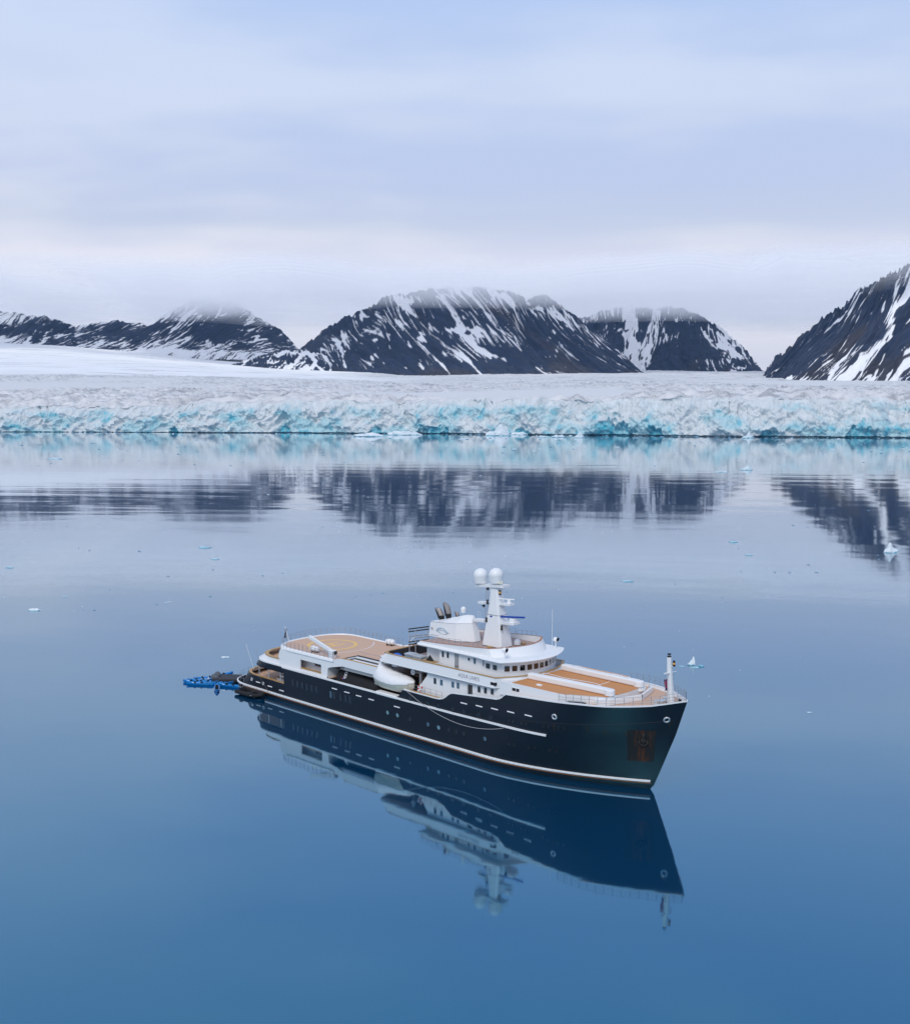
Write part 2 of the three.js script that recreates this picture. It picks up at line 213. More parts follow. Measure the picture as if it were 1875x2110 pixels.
const flip = g => { const q = g.clone().scale(1, 1, -1); if (q.index) { const a = q.index.array; for (let i = 0; i < a.length; i += 3) { const t = a[i]; a[i] = a[i + 1]; a[i + 1] = t; } } else { for (const k of Object.keys(q.attributes)) { const A = q.attributes[k], n = A.itemSize, s = A.array; for (let i = 0; i < A.count; i += 3) for (let c = 0; c < n; c++) { const t = s[i * n + c]; s[i * n + c] = s[(i + 1) * n + c]; s[(i + 1) * n + c] = t; } } } return q; };
function quads(rows, close = false) {              // rows of points, joined by quads
  const pos = [], idx = [], n = rows[0].length; rows.forEach(r => r.forEach(p => pos.push(...p)));
  for (let j = 0; j < rows.length - 1; j++) for (let i = 0; i < (close ? n : n - 1); i++) { const a = j * n + i, b = j * n + (i + 1) % n, c = a + n, d = b + n; idx.push(a, b, c, b, d, c); }
  const g = new THREE.BufferGeometry(); g.setAttribute('position', new THREE.Float32BufferAttribute(pos, 3)); g.setIndex(idx); g.computeVertexNormals(); return g;
}
function creased(g) { const q = g.toNonIndexed(); q.computeVertexNormals(); return q; }
function prism(pts, y0, y1, bevel = 0) {           // plan outline [x, z] pulled up from y0 to y1
  const s = new THREE.Shape(pts.map(p => new THREE.Vector2(p[0], p[1]))), b = bevel ? { bevelEnabled: true, bevelSize: bevel, bevelThickness: bevel, bevelSegments: 2, bevelOffset: -bevel } : { bevelEnabled: false };
  return new THREE.ExtrudeGeometry(s, { depth: y1 - y0 - 2 * bevel, ...b }).rotateX(Math.PI / 2).translate(0, y1 - bevel, 0);
}
function panel(pts, holes, z, th) {                // upright panel in x, y with holes, th thick inward from z
  const s = new THREE.Shape(pts.map(p => new THREE.Vector2(p[0], p[1])));
  for (const h of holes) s.holes.push(new THREE.Path(h.map(p => new THREE.Vector2(p[0], p[1]))));
  return new THREE.ExtrudeGeometry(s, { depth: th, bevelEnabled: false }).translate(0, 0, z - th);
}
function roundRect(x0, x1, y0, y1, r, n = 4) { const p = []; for (const [cx, cy, a] of [[x1 - r, y1 - r, 0], [x0 + r, y1 - r, 1], [x0 + r, y0 + r, 2], [x1 - r, y0 + r, 3]]) for (let i = 0; i <= n; i++) { const t = (a + i / n) * Math.PI / 2; p.push([cx + r * Math.cos(t), cy + r * Math.sin(t)]); } return p; }
function strip(path, th, closed = false) {         // wall along [x, z, y0, y1]: th thick, inward (to the middle line)
  const n = path.length, out = [], rows = [[], [], [], []];
  for (let i = 0; i < n; i++) { const a = path[closed ? (i + n - 1) % n : Math.max(0, i - 1)], b = path[closed ? (i + 1) % n : Math.min(n - 1, i + 1)], p = path[i]; let nx = -(b[1] - a[1]), nz = b[0] - a[0]; const l = Math.hypot(nx, nz) || 1; nx /= l; nz /= l;
    const q = [p[0] + nx * th, p[1] + nz * th]; rows[0].push([p[0], p[2], p[1]]); rows[1].push([p[0], p[3], p[1]]); rows[2].push([q[0], p[3], q[1]]); rows[3].push([q[0], p[2], q[1]]); }
  return merge([creased(quads([rows[0], rows[1]], closed)), creased(quads([rows[1], rows[2]], closed)), creased(quads([rows[2], rows[3]], closed)), creased(quads([rows[3], rows[0]], closed))]);
}
const zip = (sb) => [...sb, ...[...sb].reverse().filter(p => Math.abs(p[1]) > 1e-6).map(p => [p[0], -p[1], ...p.slice(2)])];   // starboard outline -> both sides

// ───────────────────────── materials ─────────────────────────
function grainTex(seed, f) { const N = 256, px = new Uint8Array(N * N * 4); for (let j = 0; j < N; j++) for (let i = 0; i < N; i++) { const v = f(i / N, j / N) * 255, o = (j * N + i) * 4; px[o] = px[o + 1] = px[o + 2] = clamp(v, 0, 255); px[o + 3] = 255; } const t = new THREE.DataTexture(px, N, N); t.magFilter = THREE.LinearFilter; t.wrapS = t.wrapT = THREE.RepeatWrapping; t.needsUpdate = true; return t; }
const white = mat(.80, .815, .83, .38), cream = mat(.68, .67, .56, .5), navy = mat(.0055, .0085, .016, .45), boot = mat(.004, .004, .005, .5), rust = mat(.42, .15, .03, .7),
  varnish = mat(.46, .27, .09, .45), teak = mat(.60, .39, .275, .75), teakWarm = mat(.56, .25, .09, .7), glass = mat(.010, .013, .017, .06, { clearcoat: 1 }), paleGlass = mat(.16, .30, .36, .08, { clearcoat: 1 }), blueGlass = mat(.07, .13, .19, .06, { clearcoat: 1 }),
  grey = mat(.30, .32, .34, .6), dark = mat(.03, .03, .035, .7), black = mat(.008, .008, .010, .8), steel = mat(.62, .64, .66, .35, { metalness: .6 }), railMat = mat(.36, .38, .42, .4, { metalness: .3 }), yellow = mat(.80, .52, .16, .7), buoyRed = mat(.55, .05, .02, .5), kayakBlue = mat(.004, .22, .60, .35, { clearcoat: .4 }),
  radarBlue = mat(.004, .05, .33, .4), steelRust = mat(.035, .030, .026, .85), brownWall = mat(.16, .10, .075, .6), textGrey = mat(.30, .31, .36, .5), logoBlue = mat(.34, .50, .60, .5), amber = mat(.9, .45, .08, .4), rope = mat(.45, .46, .48, .9), pinkDeck = mat(.40, .29, .26, .8), redLead = mat(.50, .06, .02, .6);

// ───────────────────────── the ship ─────────────────────────
const SHIP = { x: -2.39, z: -144.0, turn: -.7824 };
const yacht = new THREE.Group(); yacht.name = 'expedition_yacht'; yacht.position.set(SHIP.x, 0, SHIP.z); yacht.rotation.y = SHIP.turn; scene.add(yacht);
tag(yacht, 'large expedition yacht with navy hull and white superstructure lying at anchor', 'yacht');
const toWorld = (x, y, z) => { const c = Math.cos(SHIP.turn), s = Math.sin(SHIP.turn); return V(SHIP.x + x * c + z * s, y, SHIP.z - x * s + z * c); };
const part = (name, geo, m, parent = yacht) => mesh(name, geo, m, parent);

const stemX = y => table([[-1.6, 33.0], [0, 34.1], [.55, 34.6], [1.8, 35.15], [4, 36.1], [6.8, 37.3], [10.84, 38.7]], y);
const sternX = y => y <= .9 ? -39.9 : -38.4 + (y - 1) * .9;
function halfBeam(x, y) {
  const k = clamp((y - .9) / 9.1), B = lerp(6.6, 6.95, Math.min(1, k * 1.6)) * table([[-1.6, .93], [.3, 1]], y) * table([[-40, .965], [-24, 1]], x), s = (stemX(y) - x) / lerp(20, 14, k), p = lerp(1.8, 2.7, k);
  const fore = s >= 1 ? 1 : 1 - (1 - Math.max(0, s)) ** p, t = (sternX(y) + 6 - x) / 6, aft = t <= 0 ? 1 : (1 - Math.min(1, t) ** 3) ** (1 / 3);
  return B * fore * aft;
}
const TOP = [[-24.81, 2.65], [-24.79, 5.15], [-.35, 5.15], [.2, 5.75], [.7, 6.35], [1.05, 6.62], [6.8, 6.57], [7.6, 6.62], [8.2, 6.78], [8.7, 7.05], [9.2, 7.45], [9.6, 7.68], [9.95, 7.77], [15, 8.2], [17.1, 8.36], [17.6, 8.5], [18, 8.72], [18.35, 9.02], [18.65, 9.22], [21.5, 9.4], [25, 9.62], [29, 9.92], [32, 10.05], [36, 10.35], [38.75, 10.86]];
const topY = x => table(TOP, x);
{ // shell plating, starboard side mirrored to port
  const cols = [], A = 26, F = 46; for (let i = 0; i < A; i++) cols.push(['a', i / A]);
  const mid = []; for (let x = -32; x <= 25; x += 1.5) mid.push(x); for (const [x] of TOP) if (x > -32 && x < 25) mid.push(x); mid.sort((a, b) => a - b); mid.forEach(x => cols.push(['m', x])); for (let i = 1; i <= F; i++) cols.push(['f', i / F]);
  const pt = (c, y) => { if (c[0] === 'm') return [c[1], y, halfBeam(c[1], y)]; if (c[0] === 'f') { const x = 25 + (stemX(y) - 25) * (1 - (1 - c[1]) ** 1.5); return [x, y, halfBeam(x, y)]; }
    const ph = c[1] * Math.PI / 2, S = sternX(y), x0 = S + 6 - 6 * Math.cos(ph) ** (2 / 3), x = c[1] >= 0 ? x0 + (c[1]) ** 3 * (-32 - (S + 6)) * 1 : x0; return [x, y, halfBeam(x, y)]; };
  const top = c => c[0] === 'm' ? topY(c[1]) : c[0] === 'a' ? 2.65 : topY(25 + 13.7 * (1 - (1 - c[1]) ** 1.5));
  const lower = [], upper = []; const R = 26;
  for (let j = 0; j <= 10; j++) lower.push(cols.map(c => pt(c, -1.6 + 2.45 * j / 10)));
  for (let j = 0; j <= R; j++) upper.push(cols.map(c => pt(c, lerp(.85, top(c), j / R) + (j === 0 ? .06 : 0))));
  const inner = [0, 1].map(j => cols.map(c => { const y = top(c) - (j ? 0 : .7), p = pt(c, y), l = Math.max(0, 1 - .16 / Math.max(.2, p[2])); return [p[0] - (c[0] === 'f' ? .10 * c[1] : c[0] === 'a' ? -.12 * (1 - c[1]) : 0), y, p[2] * l]; }));
  const rim = [upper[R], inner[1]];
  const hull = part('hull', merge([quads(lower), flip(quads(lower)), quads(upper), flip(quads(upper)), quads(rim), flip(quads(rim))]), navy);
  part('bulwark_lining', merge([quads(inner), flip(quads(inner))]), white);
  // plate seam, fairleads, scuppers, portholes on the plating
  const seam = []; for (let x = 21; x < 37.6; x += .4) { const y = 6.55 + (x - 21) * .12; seam.push([x, y, halfBeam(x, y) + .004]); }
  for (const s of [1, -1]) part('plate_seam', tube(seam.map(p => [p[0], p[1], p[2] * s]), .02, 50, 5), dark, hull);
}
function onHull(x, y, off = 0) { const e = .05, z = halfBeam(x, y), yaw = Math.atan2(halfBeam(x - e, y) - halfBeam(x + e, y), 2 * e), pit = Math.atan2(halfBeam(x, y + e) - halfBeam(x, y - e), 2 * e); return { x, y, z: z + off, yaw, pit }; }
function stick(name, geo, m, x, y, side, parent = yacht, off = 0) { const p = onHull(x, y, off), o = part(name, geo, m, parent); o.rotation.order = 'YXZ'; o.position.set(p.x, p.y, p.z * side); o.rotation.y = side > 0 ? p.yaw : Math.PI - p.yaw; o.rotation.x = p.pit; return o; }
function strake(name, x0, x1, yf, h, out, m, aft = false) { const n = 110, P = []; for (let i = 0; i <= n; i++) { const x = lerp(x0, x1, i / n); P.push([x, yf(x), halfBeam(x, yf(x))]); }
  if (aft) for (let i = 1; i <= 24; i++) { const ph = (1 - i / 24) * Math.PI / 2, x = -33.9 - 6 * Math.cos(ph) ** (2 / 3), y = yf(x); P.unshift([x, y, halfBeam(x, y)]); }
  const rows = [[0, -h / 2], [out, -h / 2 + .03], [out, h / 2 - .03], [0, h / 2]].map(([o, dy]) => P.map(p => [p[0] - (aft && p[0] < -36 ? o * (-36 - p[0]) / 4 : 0), p[1] + dy, p[2] + o])); const g = creased(quads(rows)); return part(name, merge([g, flip(g)]), m); }
strake('rubbing_strake', -33.9, 34.35, x => table([[-40, .78], [0, .86], [34.4, 1.0]], x), .25, .16, white, true);
strake('lower_strake', -33.9, 34.3, x => table([[-40, .60], [0, .67], [34.4, .82]], x), .06, .10, white, true);
strake('copper_stripe', -33.9, 34.3, x => table([[-40, .50], [0, .56], [34.4, .72]], x), .10, .05, rust, true);
strake('upper_rubbing_strake', -24.9, 24.45, x => table([[-25, 5.2], [10, 5.2], [24.4, 5.42]], x), .27, .16, white);
{ // white cap along the forward bulwark, from the boat bay to the stem
  const xs = TOP.map(t => t[0]).filter(x => x > .9); for (let x = 10; x < 38.6; x += .4) xs.push(x); xs.sort((a, b) => a - b);
  const P = xs.map(x => [x, topY(x), halfBeam(x, topY(x))]); const rows = [[.07, -.09], [.07, .05], [-.20, .05], [-.20, -.02]].map(([o, dy]) => P.map(p => [p[0], p[1] + dy, Math.max(0, p[2] + o)])), g = creased(quads(rows));
  part('bulwark_cap', merge([g, flip(g)]), white); }
// decks
function deck(name, x0, x1, yf, inset, m, n = 60) { const a = [], b = []; for (let i = 0; i <= n; i++) { const x = lerp(x0, x1, i / n), y = yf(x), w = Math.max(.02, halfBeam(x, y) - inset); a.push([x, y, w]); b.push([x, y, -w]); } return part(name, quads([b, a]), m); }
deck('stern_platform', -39.85, -33, () => .93, .05, mat(.62, .46, .34, .8));
deck('aft_deck', -37.9, -24, () => 1.62, .12, teak);
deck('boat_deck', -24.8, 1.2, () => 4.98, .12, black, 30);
deck('side_deck', .9, 18.8, () => 5.95, .12, teak, 30);
deck('foredeck', 18.6, 38.5, x => topY(x) - .32, .14, teak, 80);

// hull fittings on both sides
for (const s of [1, -1]) {
  const port = (x, y, w, h, m) => { const f = stick('porthole', new THREE.TorusGeometry(.28, .05, 6, 20).scale(w, h, 1), black, x, y, s, yacht, .01); mesh('pane', new THREE.CircleGeometry(.27, 20).scale(w, h, 1).translate(0, 0, .005), m, f); };
  const low = [-2.3, -.4, 2.0, 5.3, 7.2, 9.0, 10.3, 11.6, 15.1]; low.forEach((x, i) => port(x, [2.88, 2.89, 2.89, 2.85, 2.84, 2.9, 2.95, 2.98, 3.1][i], 1.15, 1.15, [0, 1, 4].includes(i) ? paleGlass : i === 3 || i === 8 ? blueGlass : glass));
  [2.2, 5.4, 7.3, 9.8, 11.7, 14.2, 16.2].forEach(x => port(x, 5.62 + Math.max(0, x - 8) * .04, 1.45, 1.1, glass));
  [[19.1, 6.15], [19.75, 6.2], [21.05, 6.25], [21.7, 6.3], [24.2, 6.5], [24.9, 6.56], [26.2, 6.65], [26.9, 6.72], [18.9, 3.25], [19.7, 3.3], [21.7, 3.4], [22.5, 3.45], [24.4, 3.55], [25.2, 3.6]].forEach(([x, y]) => port(x, y, .72, .72, glass));
  for (let i = 0; i < 6; i++) { const f = stick('hull_window', new THREE.ExtrudeGeometry(new THREE.Shape(roundRect(-.24, .24, -.50, .50, .1).map(p => new THREE.Vector2(...p))), { depth: .03, bevelEnabled: false }), dark, -22.6 + i * 1.09, 3.26, s); mesh('pane', new THREE.PlaneGeometry(.36, .86).translate(0, 0, .036), glass, f); }
  [-14.0, -13.3, -11.9, -10.8, -9.9].forEach((x, i) => { const f = stick('hull_window', new THREE.ExtrudeGeometry(new THREE.Shape(roundRect(-.24, .24, -.52, .52, .1).map(p => new THREE.Vector2(...p))), { depth: .03, bevelEnabled: false }), dark, x, 3.12, s); mesh('pane', new THREE.PlaneGeometry(.36, .9).translate(0, 0, .036), i === 0 ? blueGlass : glass, f); });
  const bar = new RoundedBoxGeometry(1.1, .14, .12, 2, .05);
  [[-31.4, 1.75], [-28.4, 1.66], [-25.5, 1.57], [-13.1, 4.1], [-10.45, 4.08], [-8.0, 4.04], [-5.45, 4.02], [-.4, 4.0], [11.8, 6.82], [14.35, 6.96], [16.85, 7.1], [19.4, 7.22], [22.1, 7.34]].forEach(([x, y]) => stick('scupper', bar, white, x, y, s, yacht, .03));
  [[-33.1, 1.9], [-30.1, 1.8]].forEach(([x, y]) => stick('fairlead', new THREE.TorusGeometry(.2, .08, 8, 20), steel, x, y, s, yacht, .02));
  for (const [x, y, r] of [[25.8, 7.9, .26], [36.9, 8.65, .30]]) { const f = stick('bow_fairlead', new THREE.TorusGeometry(r, .10, 10, 24), steel, x, y, s, yacht, .03); mesh('hole', new THREE.CircleGeometry(r, 20).translate(0, 0, .01), black, f); }
  // anchor pocket: recessed plate with rust, stockless anchor in its hawse
  const px = 34.2, py = 5.35, hw = 1.2, hh = 1.95, rows = []; const pc = []; const off = .035;
  for (let j = 0; j <= 26; j++) { rows.push([]); for (let i = 0; i <= 18; i++) { const x = px - hw + 2 * hw * i / 18 + (j / 26 - .5) * .9, y = py - hh + 2 * hh * j / 26; rows[j].push([x, y, (halfBeam(x, y) + off) * s]); const u = i / 18, v = j / 26; const run = smooth(.05, .5, fbm(u * 9 + 3, v * 1.6, 3) + .42 * (1 - Math.abs(u - .55) * 2.6) - .22 * v); pc.push(lerp(.012, .085, run), lerp(.014, .026, run), lerp(.015, .008, run)); } }
  const pg = quads(rows); pg.setAttribute('color', new THREE.Float32BufferAttribute(pc, 3));
  const pocket = part('anchor_pocket', pg, new THREE.MeshPhysicalMaterial({ vertexColors: true, color: lin(1, 1, 1), roughness: .85, side: THREE.DoubleSide }));
  const an = stick('anchor', merge([new THREE.TorusGeometry(.42, .12, 8, 20, Math.PI).rotateZ(Math.PI).translate(0, -.1, .1), new THREE.CylinderGeometry(.12, .16, 1.2, 8).translate(0, .45, .12), new THREE.ConeGeometry(.16, .5, 6).translate(-.44, .1, .12), new THREE.ConeGeometry(.16, .5, 6).translate(.44, .1, .12), new THREE.SphereGeometry(.3, 12, 8).scale(1, 1, .6).translate(0, .1, .1)]), steelRust, 34.55, 6.0, s, yacht, .06);
}
// rust runs, dried on the bow plating
for (const [x, y, l] of [[25.6, 6.6, .9], [29.5, 7.0, .7], [31.2, 6.6, 1.3], [33.2, 6.7, .9], [37.0, 8.0, .8]]) { const g = new THREE.PlaneGeometry(.16, l, 3, 12), P = g.attributes.position; for (let i = 0; i < P.count; i++) { const q = .5 - P.getY(i) / l; P.setX(i, P.getX(i) * (1 - .6 * q) + .05 * noise(q * 5, x)); } stick('rust_run', g, mat(.055, .032, .012, .9), x, y, 1, yacht, .012); }

// ── stern: upper aft deck, helicopter deck, side openings
const aftOut = (S, len, half, xf, e = 3, n = 18) => { const p = []; for (let i = 0; i <= n; i++) { const ph = (1 - i / n) * Math.PI / 2; p.push([S + len - len * Math.cos(ph) ** (2 / e), half * Math.sin(ph) ** (2 / e)]); } return [[xf, half], ...p]; };      // starboard forward end -> stern centre
const ring = (y, o) => zip(o).map(p => [p[0], y, p[1]]);
part('aft_hull_band', creased(quads([ring(4.12, aftOut(-35, 6, 6.42, -24.9)), ring(4.3, aftOut(-34.8, 6, 6.52, -24.9)), ring(5.12, aftOut(-33.8, 6, 6.62, -24.9))])), navy);
part('aft_deck_ceiling', prism(zip(aftOut(-34.9, 6, 6.4, -24.5)), 4.12, 4.2), white);
part('aft_rub_band', creased(quads([ring(5.1, aftOut(-33.85, 6, 6.62, -14.9)), ring(5.12, aftOut(-33.95, 6, 6.74, -14.9)), ring(5.34, aftOut(-33.85, 6, 6.74, -14.9)), ring(5.38, aftOut(-33.7, 6, 6.6, -14.9))])), white);
part('aft_bulwark', merge([creased(quads([ring(5.34, aftOut(-33.7, 6, 6.60, -26)), ring(6.12, aftOut(-32.5, 6, 6.46, -26))])), creased(quads([ring(5.34, aftOut(-33.45, 6, 6.42, -26)), ring(6.12, aftOut(-32.3, 6, 6.28, -26))]))]), white);
part('aft_bulwark_cap', creased(quads([ring(6.1, aftOut(-32.62, 6, 6.58, -26)), ring(6.2, aftOut(-32.62, 6, 6.58, -26)), ring(6.2, aftOut(-32.15, 6, 6.12, -26)), ring(6.1, aftOut(-32.15, 6, 6.12, -26))])), varnish);
part('upper_aft_deck', prism(zip(aftOut(-33.5, 6, 6.4, -14.6)), 5.2, 5.3), teak);
{ const side = [[-26.12, 5.36], [-14.95, 5.36], [-14.85, 6.62], [-14.3, 6.86], [-11.7, 7.40], [-4.9, 7.36], [-4.6, 8.46], [-10.8, 8.48], [-12.6, 8.28], [-14.2, 7.9], [-15.5, 7.75], [-25.7, 7.75], [-26.05, 7.2], [-26.2, 6.8]];
  for (const s of [1, -1]) { const g = panel(side, [roundRect(-21.1, -16.3, 5.64, 6.88, .16)], 6.56, .2); part('boat_deck_side', s > 0 ? g : flip(g), white);
    part('window_sill', bx(-21.1, -16.3, 5.62, 5.69, s * 6.1, s * 6.60), varnish);
    part('bay_rail_cap', beam([-11.6, 8.5, 6.46 * s], [-4.7, 8.5, 6.46 * s], .09, 8), varnish);
    for (const [a, b] of [[-19.4, -17.7], [-17.55, -16.5]]) { const f = part('window', bx(a - .05, b + .05, 5.98, 6.66, s * 5.2, s * 5.26), white); mesh('pane', bx(a, b, 6.03, 6.6, s * 5.255, s * 5.28), glass, f); } }
  part('aft_house', bx(-27.4, -14.9, 5.3, 7.6, -5.2, 5.2), white); }
const heliTop = (S, h, xf = -13.6) => aftOut(S, 5.2, h, xf, 2.7);
part('helideck_rim', creased(quads([ring(7.55, heliTop(-27.7, 6.50)), ring(7.72, heliTop(-28.55, 6.70)), ring(7.98, heliTop(-28.5, 6.62)), ring(8.08, heliTop(-28.3, 6.46)), ring(8.07, heliTop(-28.05, 6.26)), ring(7.96, heliTop(-28.0, 6.2))])), white);
part('helideck_soffit', prism(zip(heliTop(-27.75, 6.5)), 7.56, 7.62), white);
const heli = part('helideck', prism(zip(heliTop(-28.1, 6.3)), 7.86, 7.96), teak);
part('deck_forward_of_helideck', bx(-13.6, -4.4, 7.84, 7.955, -6.3, 2.1), teak);
mesh('landing_circle', new THREE.RingGeometry(3.2, 3.68, 72).rotateX(-Math.PI / 2).translate(-21.6, 7.968, .3), yellow, heli);
mesh('landing_letter', merge([bx(-22.6, -22.22, 7.962, 7.97, -1.35, 1.95), bx(-20.98, -20.6, 7.962, 7.97, -1.35, 1.95), bx(-22.22, -20.98, 7.962, 7.97, .1, .5)]), yellow, heli);
mesh('edge_marking', new THREE.RingGeometry(6.02, 6.14, 90, 1, -1.0, 2.0).rotateX(-Math.PI / 2).translate(-22.0, 7.966, 0), white, heli);
// stair well beside the helideck
for (const [z0, z1, y, m] of [[2.1, 2.4, 7.96, dark], [2.4, 2.9, 7.86, white], [2.9, 3.2, 7.74, dark], [3.2, 3.7, 7.64, white], [3.7, 3.95, 7.52, dark], [3.95, 4.5, 7.42, white], [4.5, 4.7, 7.34, dark], [4.7, 6.4, 7.25, grey]]) part('stair_tread', merge([bx(-13.6 + (z0 - 2.1) * .5, -4.8, y - .35, y, z0, z1), bx(-13.6 + (z0 - 2.1) * .5, -13.6 + (z1 - 2.1) * .5, y - .35, y, z1, 4.8)]), m);
part('well_rail', beam([-13.4, 8.5, 2.1], [-5, 8.5, 2.1], .03), railMat);
// railings: each stanchion on its own
function railing(name, pts, h, n, levels, parent = yacht, r = .028) {
  const c = new THREE.CatmullRomCurve3(pts.map(p => V(...p)), false, 'centripetal'), L = c.getLength();
  const o = part(name, merge(levels.map(k => new THREE.TubeGeometry(new THREE.CatmullRomCurve3(c.getSpacedPoints(60).map(p => V(p.x, p.y + h * k, p.z)), false, 'centripetal'), 90, r * .62, 5))), railMat, parent);
  const g = new THREE.CylinderGeometry(r, r, h, 6).translate(0, h / 2, 0);
  for (let i = 0; i <= n; i++) { const p = c.getPointAt(i / n), q = mesh('stanchion', g, railMat, o); q.position.copy(p); }
  return o; }
{ const P = zip(heliTop(-28.4, 6.5, -13.8)).filter((p, i) => i % 2 === 0 || i < 3).map(p => [p[0], 8.05, p[1]]); railing('helideck_railing', P, .95, 40, [1, .66, .33], yacht, .035); }
// flagstaff and ensign at the stern
part('ensign_staff', beam([-32.2, 6.1, 0], [-33.5, 9.0, 0], .045, 8), white);
{ const g = new THREE.PlaneGeometry(.5, 1.5, 6, 10), P = g.attributes.position; for (let i = 0; i < P.count; i++) { const u = P.getX(i), v = P.getY(i); P.setZ(i, .12 * Math.sin(u * 14 + v * 3)); P.setX(i, u * .55 + .1 * (v - .7)); } g.translate(-33.3, 7.9, 0); part('ensign', g, mat(.012, .014, .03, .8)); }

part('stern_aerial', beam([-35.3, 2.7, 4.6], [-37.3, 6.4, 4.6], .025, 5), white); part('stern_aerial', beam([-35.8, 2.7, 3.2], [-36.6, 5.6, 3.2], .02, 5), railMat);
// aft deck furniture seen through the opening
part('aft_saloon_wall', bx(-25.2, -25.0, 1.6, 4.1, -6.2, 6.2), brownWall);
for (const s of [1, -1]) { part('curved_stair', merge([0, 1, 2, 3].map(i => cyl(1.5 - i * .12, 1.5 - i * .12, .28, -29.6 + i * .5, 1.62 + i * .5, s * 3.2, 24))), white); part('stair_nosing', merge([0, 1, 2, 3].map(i => cyl(1.52 - i * .12, 1.52 - i * .12, .05, -29.6 + i * .5, 1.90 + i * .5, s * 3.2, 24))), teak);
  for (const x of [-31.5, -29.2, -26.2]) part('opening_pillar', cyl(.07, .07, 1.5, x, 2.64, s * 6.25, 8), steel);
  part('settee', rbx(-29, -25.6, 1.65, 2.3, s * 4.9 - .5, s * 4.9 + .5, .15), white); }
part('stair_house', bx(-33.2, -30.6, 1.62, 4.1, -1.6, 1.6), white);
{ const o = aftOut(-36.95, 6, 6.38, -24.9, 3, 22); part('aft_bulwark_rail', creased(quads([ring(2.62, o), ring(2.72, o), ring(2.72, o.map(p => [p[0] + .25 * (p[0] < -31 ? 1 : 0), Math.max(0, p[1] - .3)])), ring(2.62, o.map(p => [p[0] + .25 * (p[0] < -31 ? 1 : 0), Math.max(0, p[1] - .3)]))])), varnish); }
{ const o = zip(aftOut(-39.6, 6, 6.25, -36.2, 3, 14)).map(p => [p[0], .94, p[1]]); railing('platform_railing', o.slice(3, -3), 1.05, 12, [1, .5]); }

// ── boat bay
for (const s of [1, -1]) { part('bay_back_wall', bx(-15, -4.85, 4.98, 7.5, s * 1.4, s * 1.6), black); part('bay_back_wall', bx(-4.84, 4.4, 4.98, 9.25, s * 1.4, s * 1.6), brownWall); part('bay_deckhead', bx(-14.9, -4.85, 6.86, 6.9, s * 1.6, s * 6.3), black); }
part('bay_end_wall', bx(-15.1, -14.9, 4.98, 7.6, -6.4, 6.4), white);
for (const s of [1, -1]) { part('bay_gallery', bx(-4.7, 4.3, 7.7, 7.85, s * 1.6, s * 4.2), brownWall); for (let i = 0; i < 6; i++) { const f = part('gallery_window', bx(-4.4 + i * 1.45, -3.2 + i * 1.45, 8.0, 9.1, s * 1.6, s * 1.7), white); mesh('pane', bx(-4.3 + i * 1.45, -3.3 + i * 1.45, 8.08, 9.02, s * 1.69, s * 1.72), glass, f); }
  part('bay_sill', bx(-4.4, -.4, 5.0, 5.42, s * 6.1, s * 6.9), white); 
  for (const x of [-5.0, 1.3]) { const d = part('davit', merge([bx(x - .14, x + .14, 5.2, 9.2, s * 4.0, s * 4.3), beam([x, 8.3, s * 4.2], [x, 8.75, s * 5.6], .13, 8)]), white); mesh('sheave', new THREE.TorusGeometry(.28, .09, 8, 18).translate(x, 8.65, s * 5.55), white, d); } }

// ── bridge deck and main house
const arc = (xe, xc, z0, n = 14) => { const p = []; for (let i = 0; i <= n; i++) { const z = z0 * (1 - i / n); p.push([xc - (xc - xe) * (z / z0) ** 2, z]); } return p; };     // starboard corner -> bow centre
const bridgeOut = (xa, half, xe, xc) => { const c = []; for (let i = 0; i <= 8; i++) { const a = i / 8 * Math.PI / 2; c.push([xa + 1.4 - 1.4 * Math.cos(a), half - 1.4 + 1.4 * Math.sin(a)]); } return [[xa, 0], ...c, ...[-1, 2, 5, 8, 11, 14].map(x => [x, half]), ...arc(xe, xc, half)]; };
const loop = (y, o) => zip(o).map(p => [p[0], y, p[1]]);
part('bridge_deck_bulwark', merge([creased(quads([loop(9.28, bridgeOut(-4.9, 6.42, 16.2, 18.7)), loop(9.44, bridgeOut(-4.9, 6.60, 16.3, 18.9)), loop(9.52, bridgeOut(-4.8, 6.56, 16.3, 18.85)), loop(10.62, bridgeOut(-3.7, 6.44, 16.4, 18.75))], true)), creased(quads([loop(10.62, bridgeOut(-3.55, 6.28, 16.3, 18.6)), loop(9.4, bridgeOut(-3.7, 6.30, 16.3, 18.6))], true))]), white);
part('bridge_deck_cap', creased(quads([loop(10.60, bridgeOut(-3.78, 6.49, 16.45, 18.8)), loop(10.67, bridgeOut(-3.78, 6.49, 16.45, 18.8)), loop(10.67, bridgeOut(-3.5, 6.22, 16.2, 18.5)), loop(10.60, bridgeOut(-3.5, 6.22, 16.2, 18.5))], true)), varnish);
part('bridge_deck', prism(zip(bridgeOut(-4.8, 6.4, 16.2, 18.7)), 9.26, 9.42), pinkDeck);
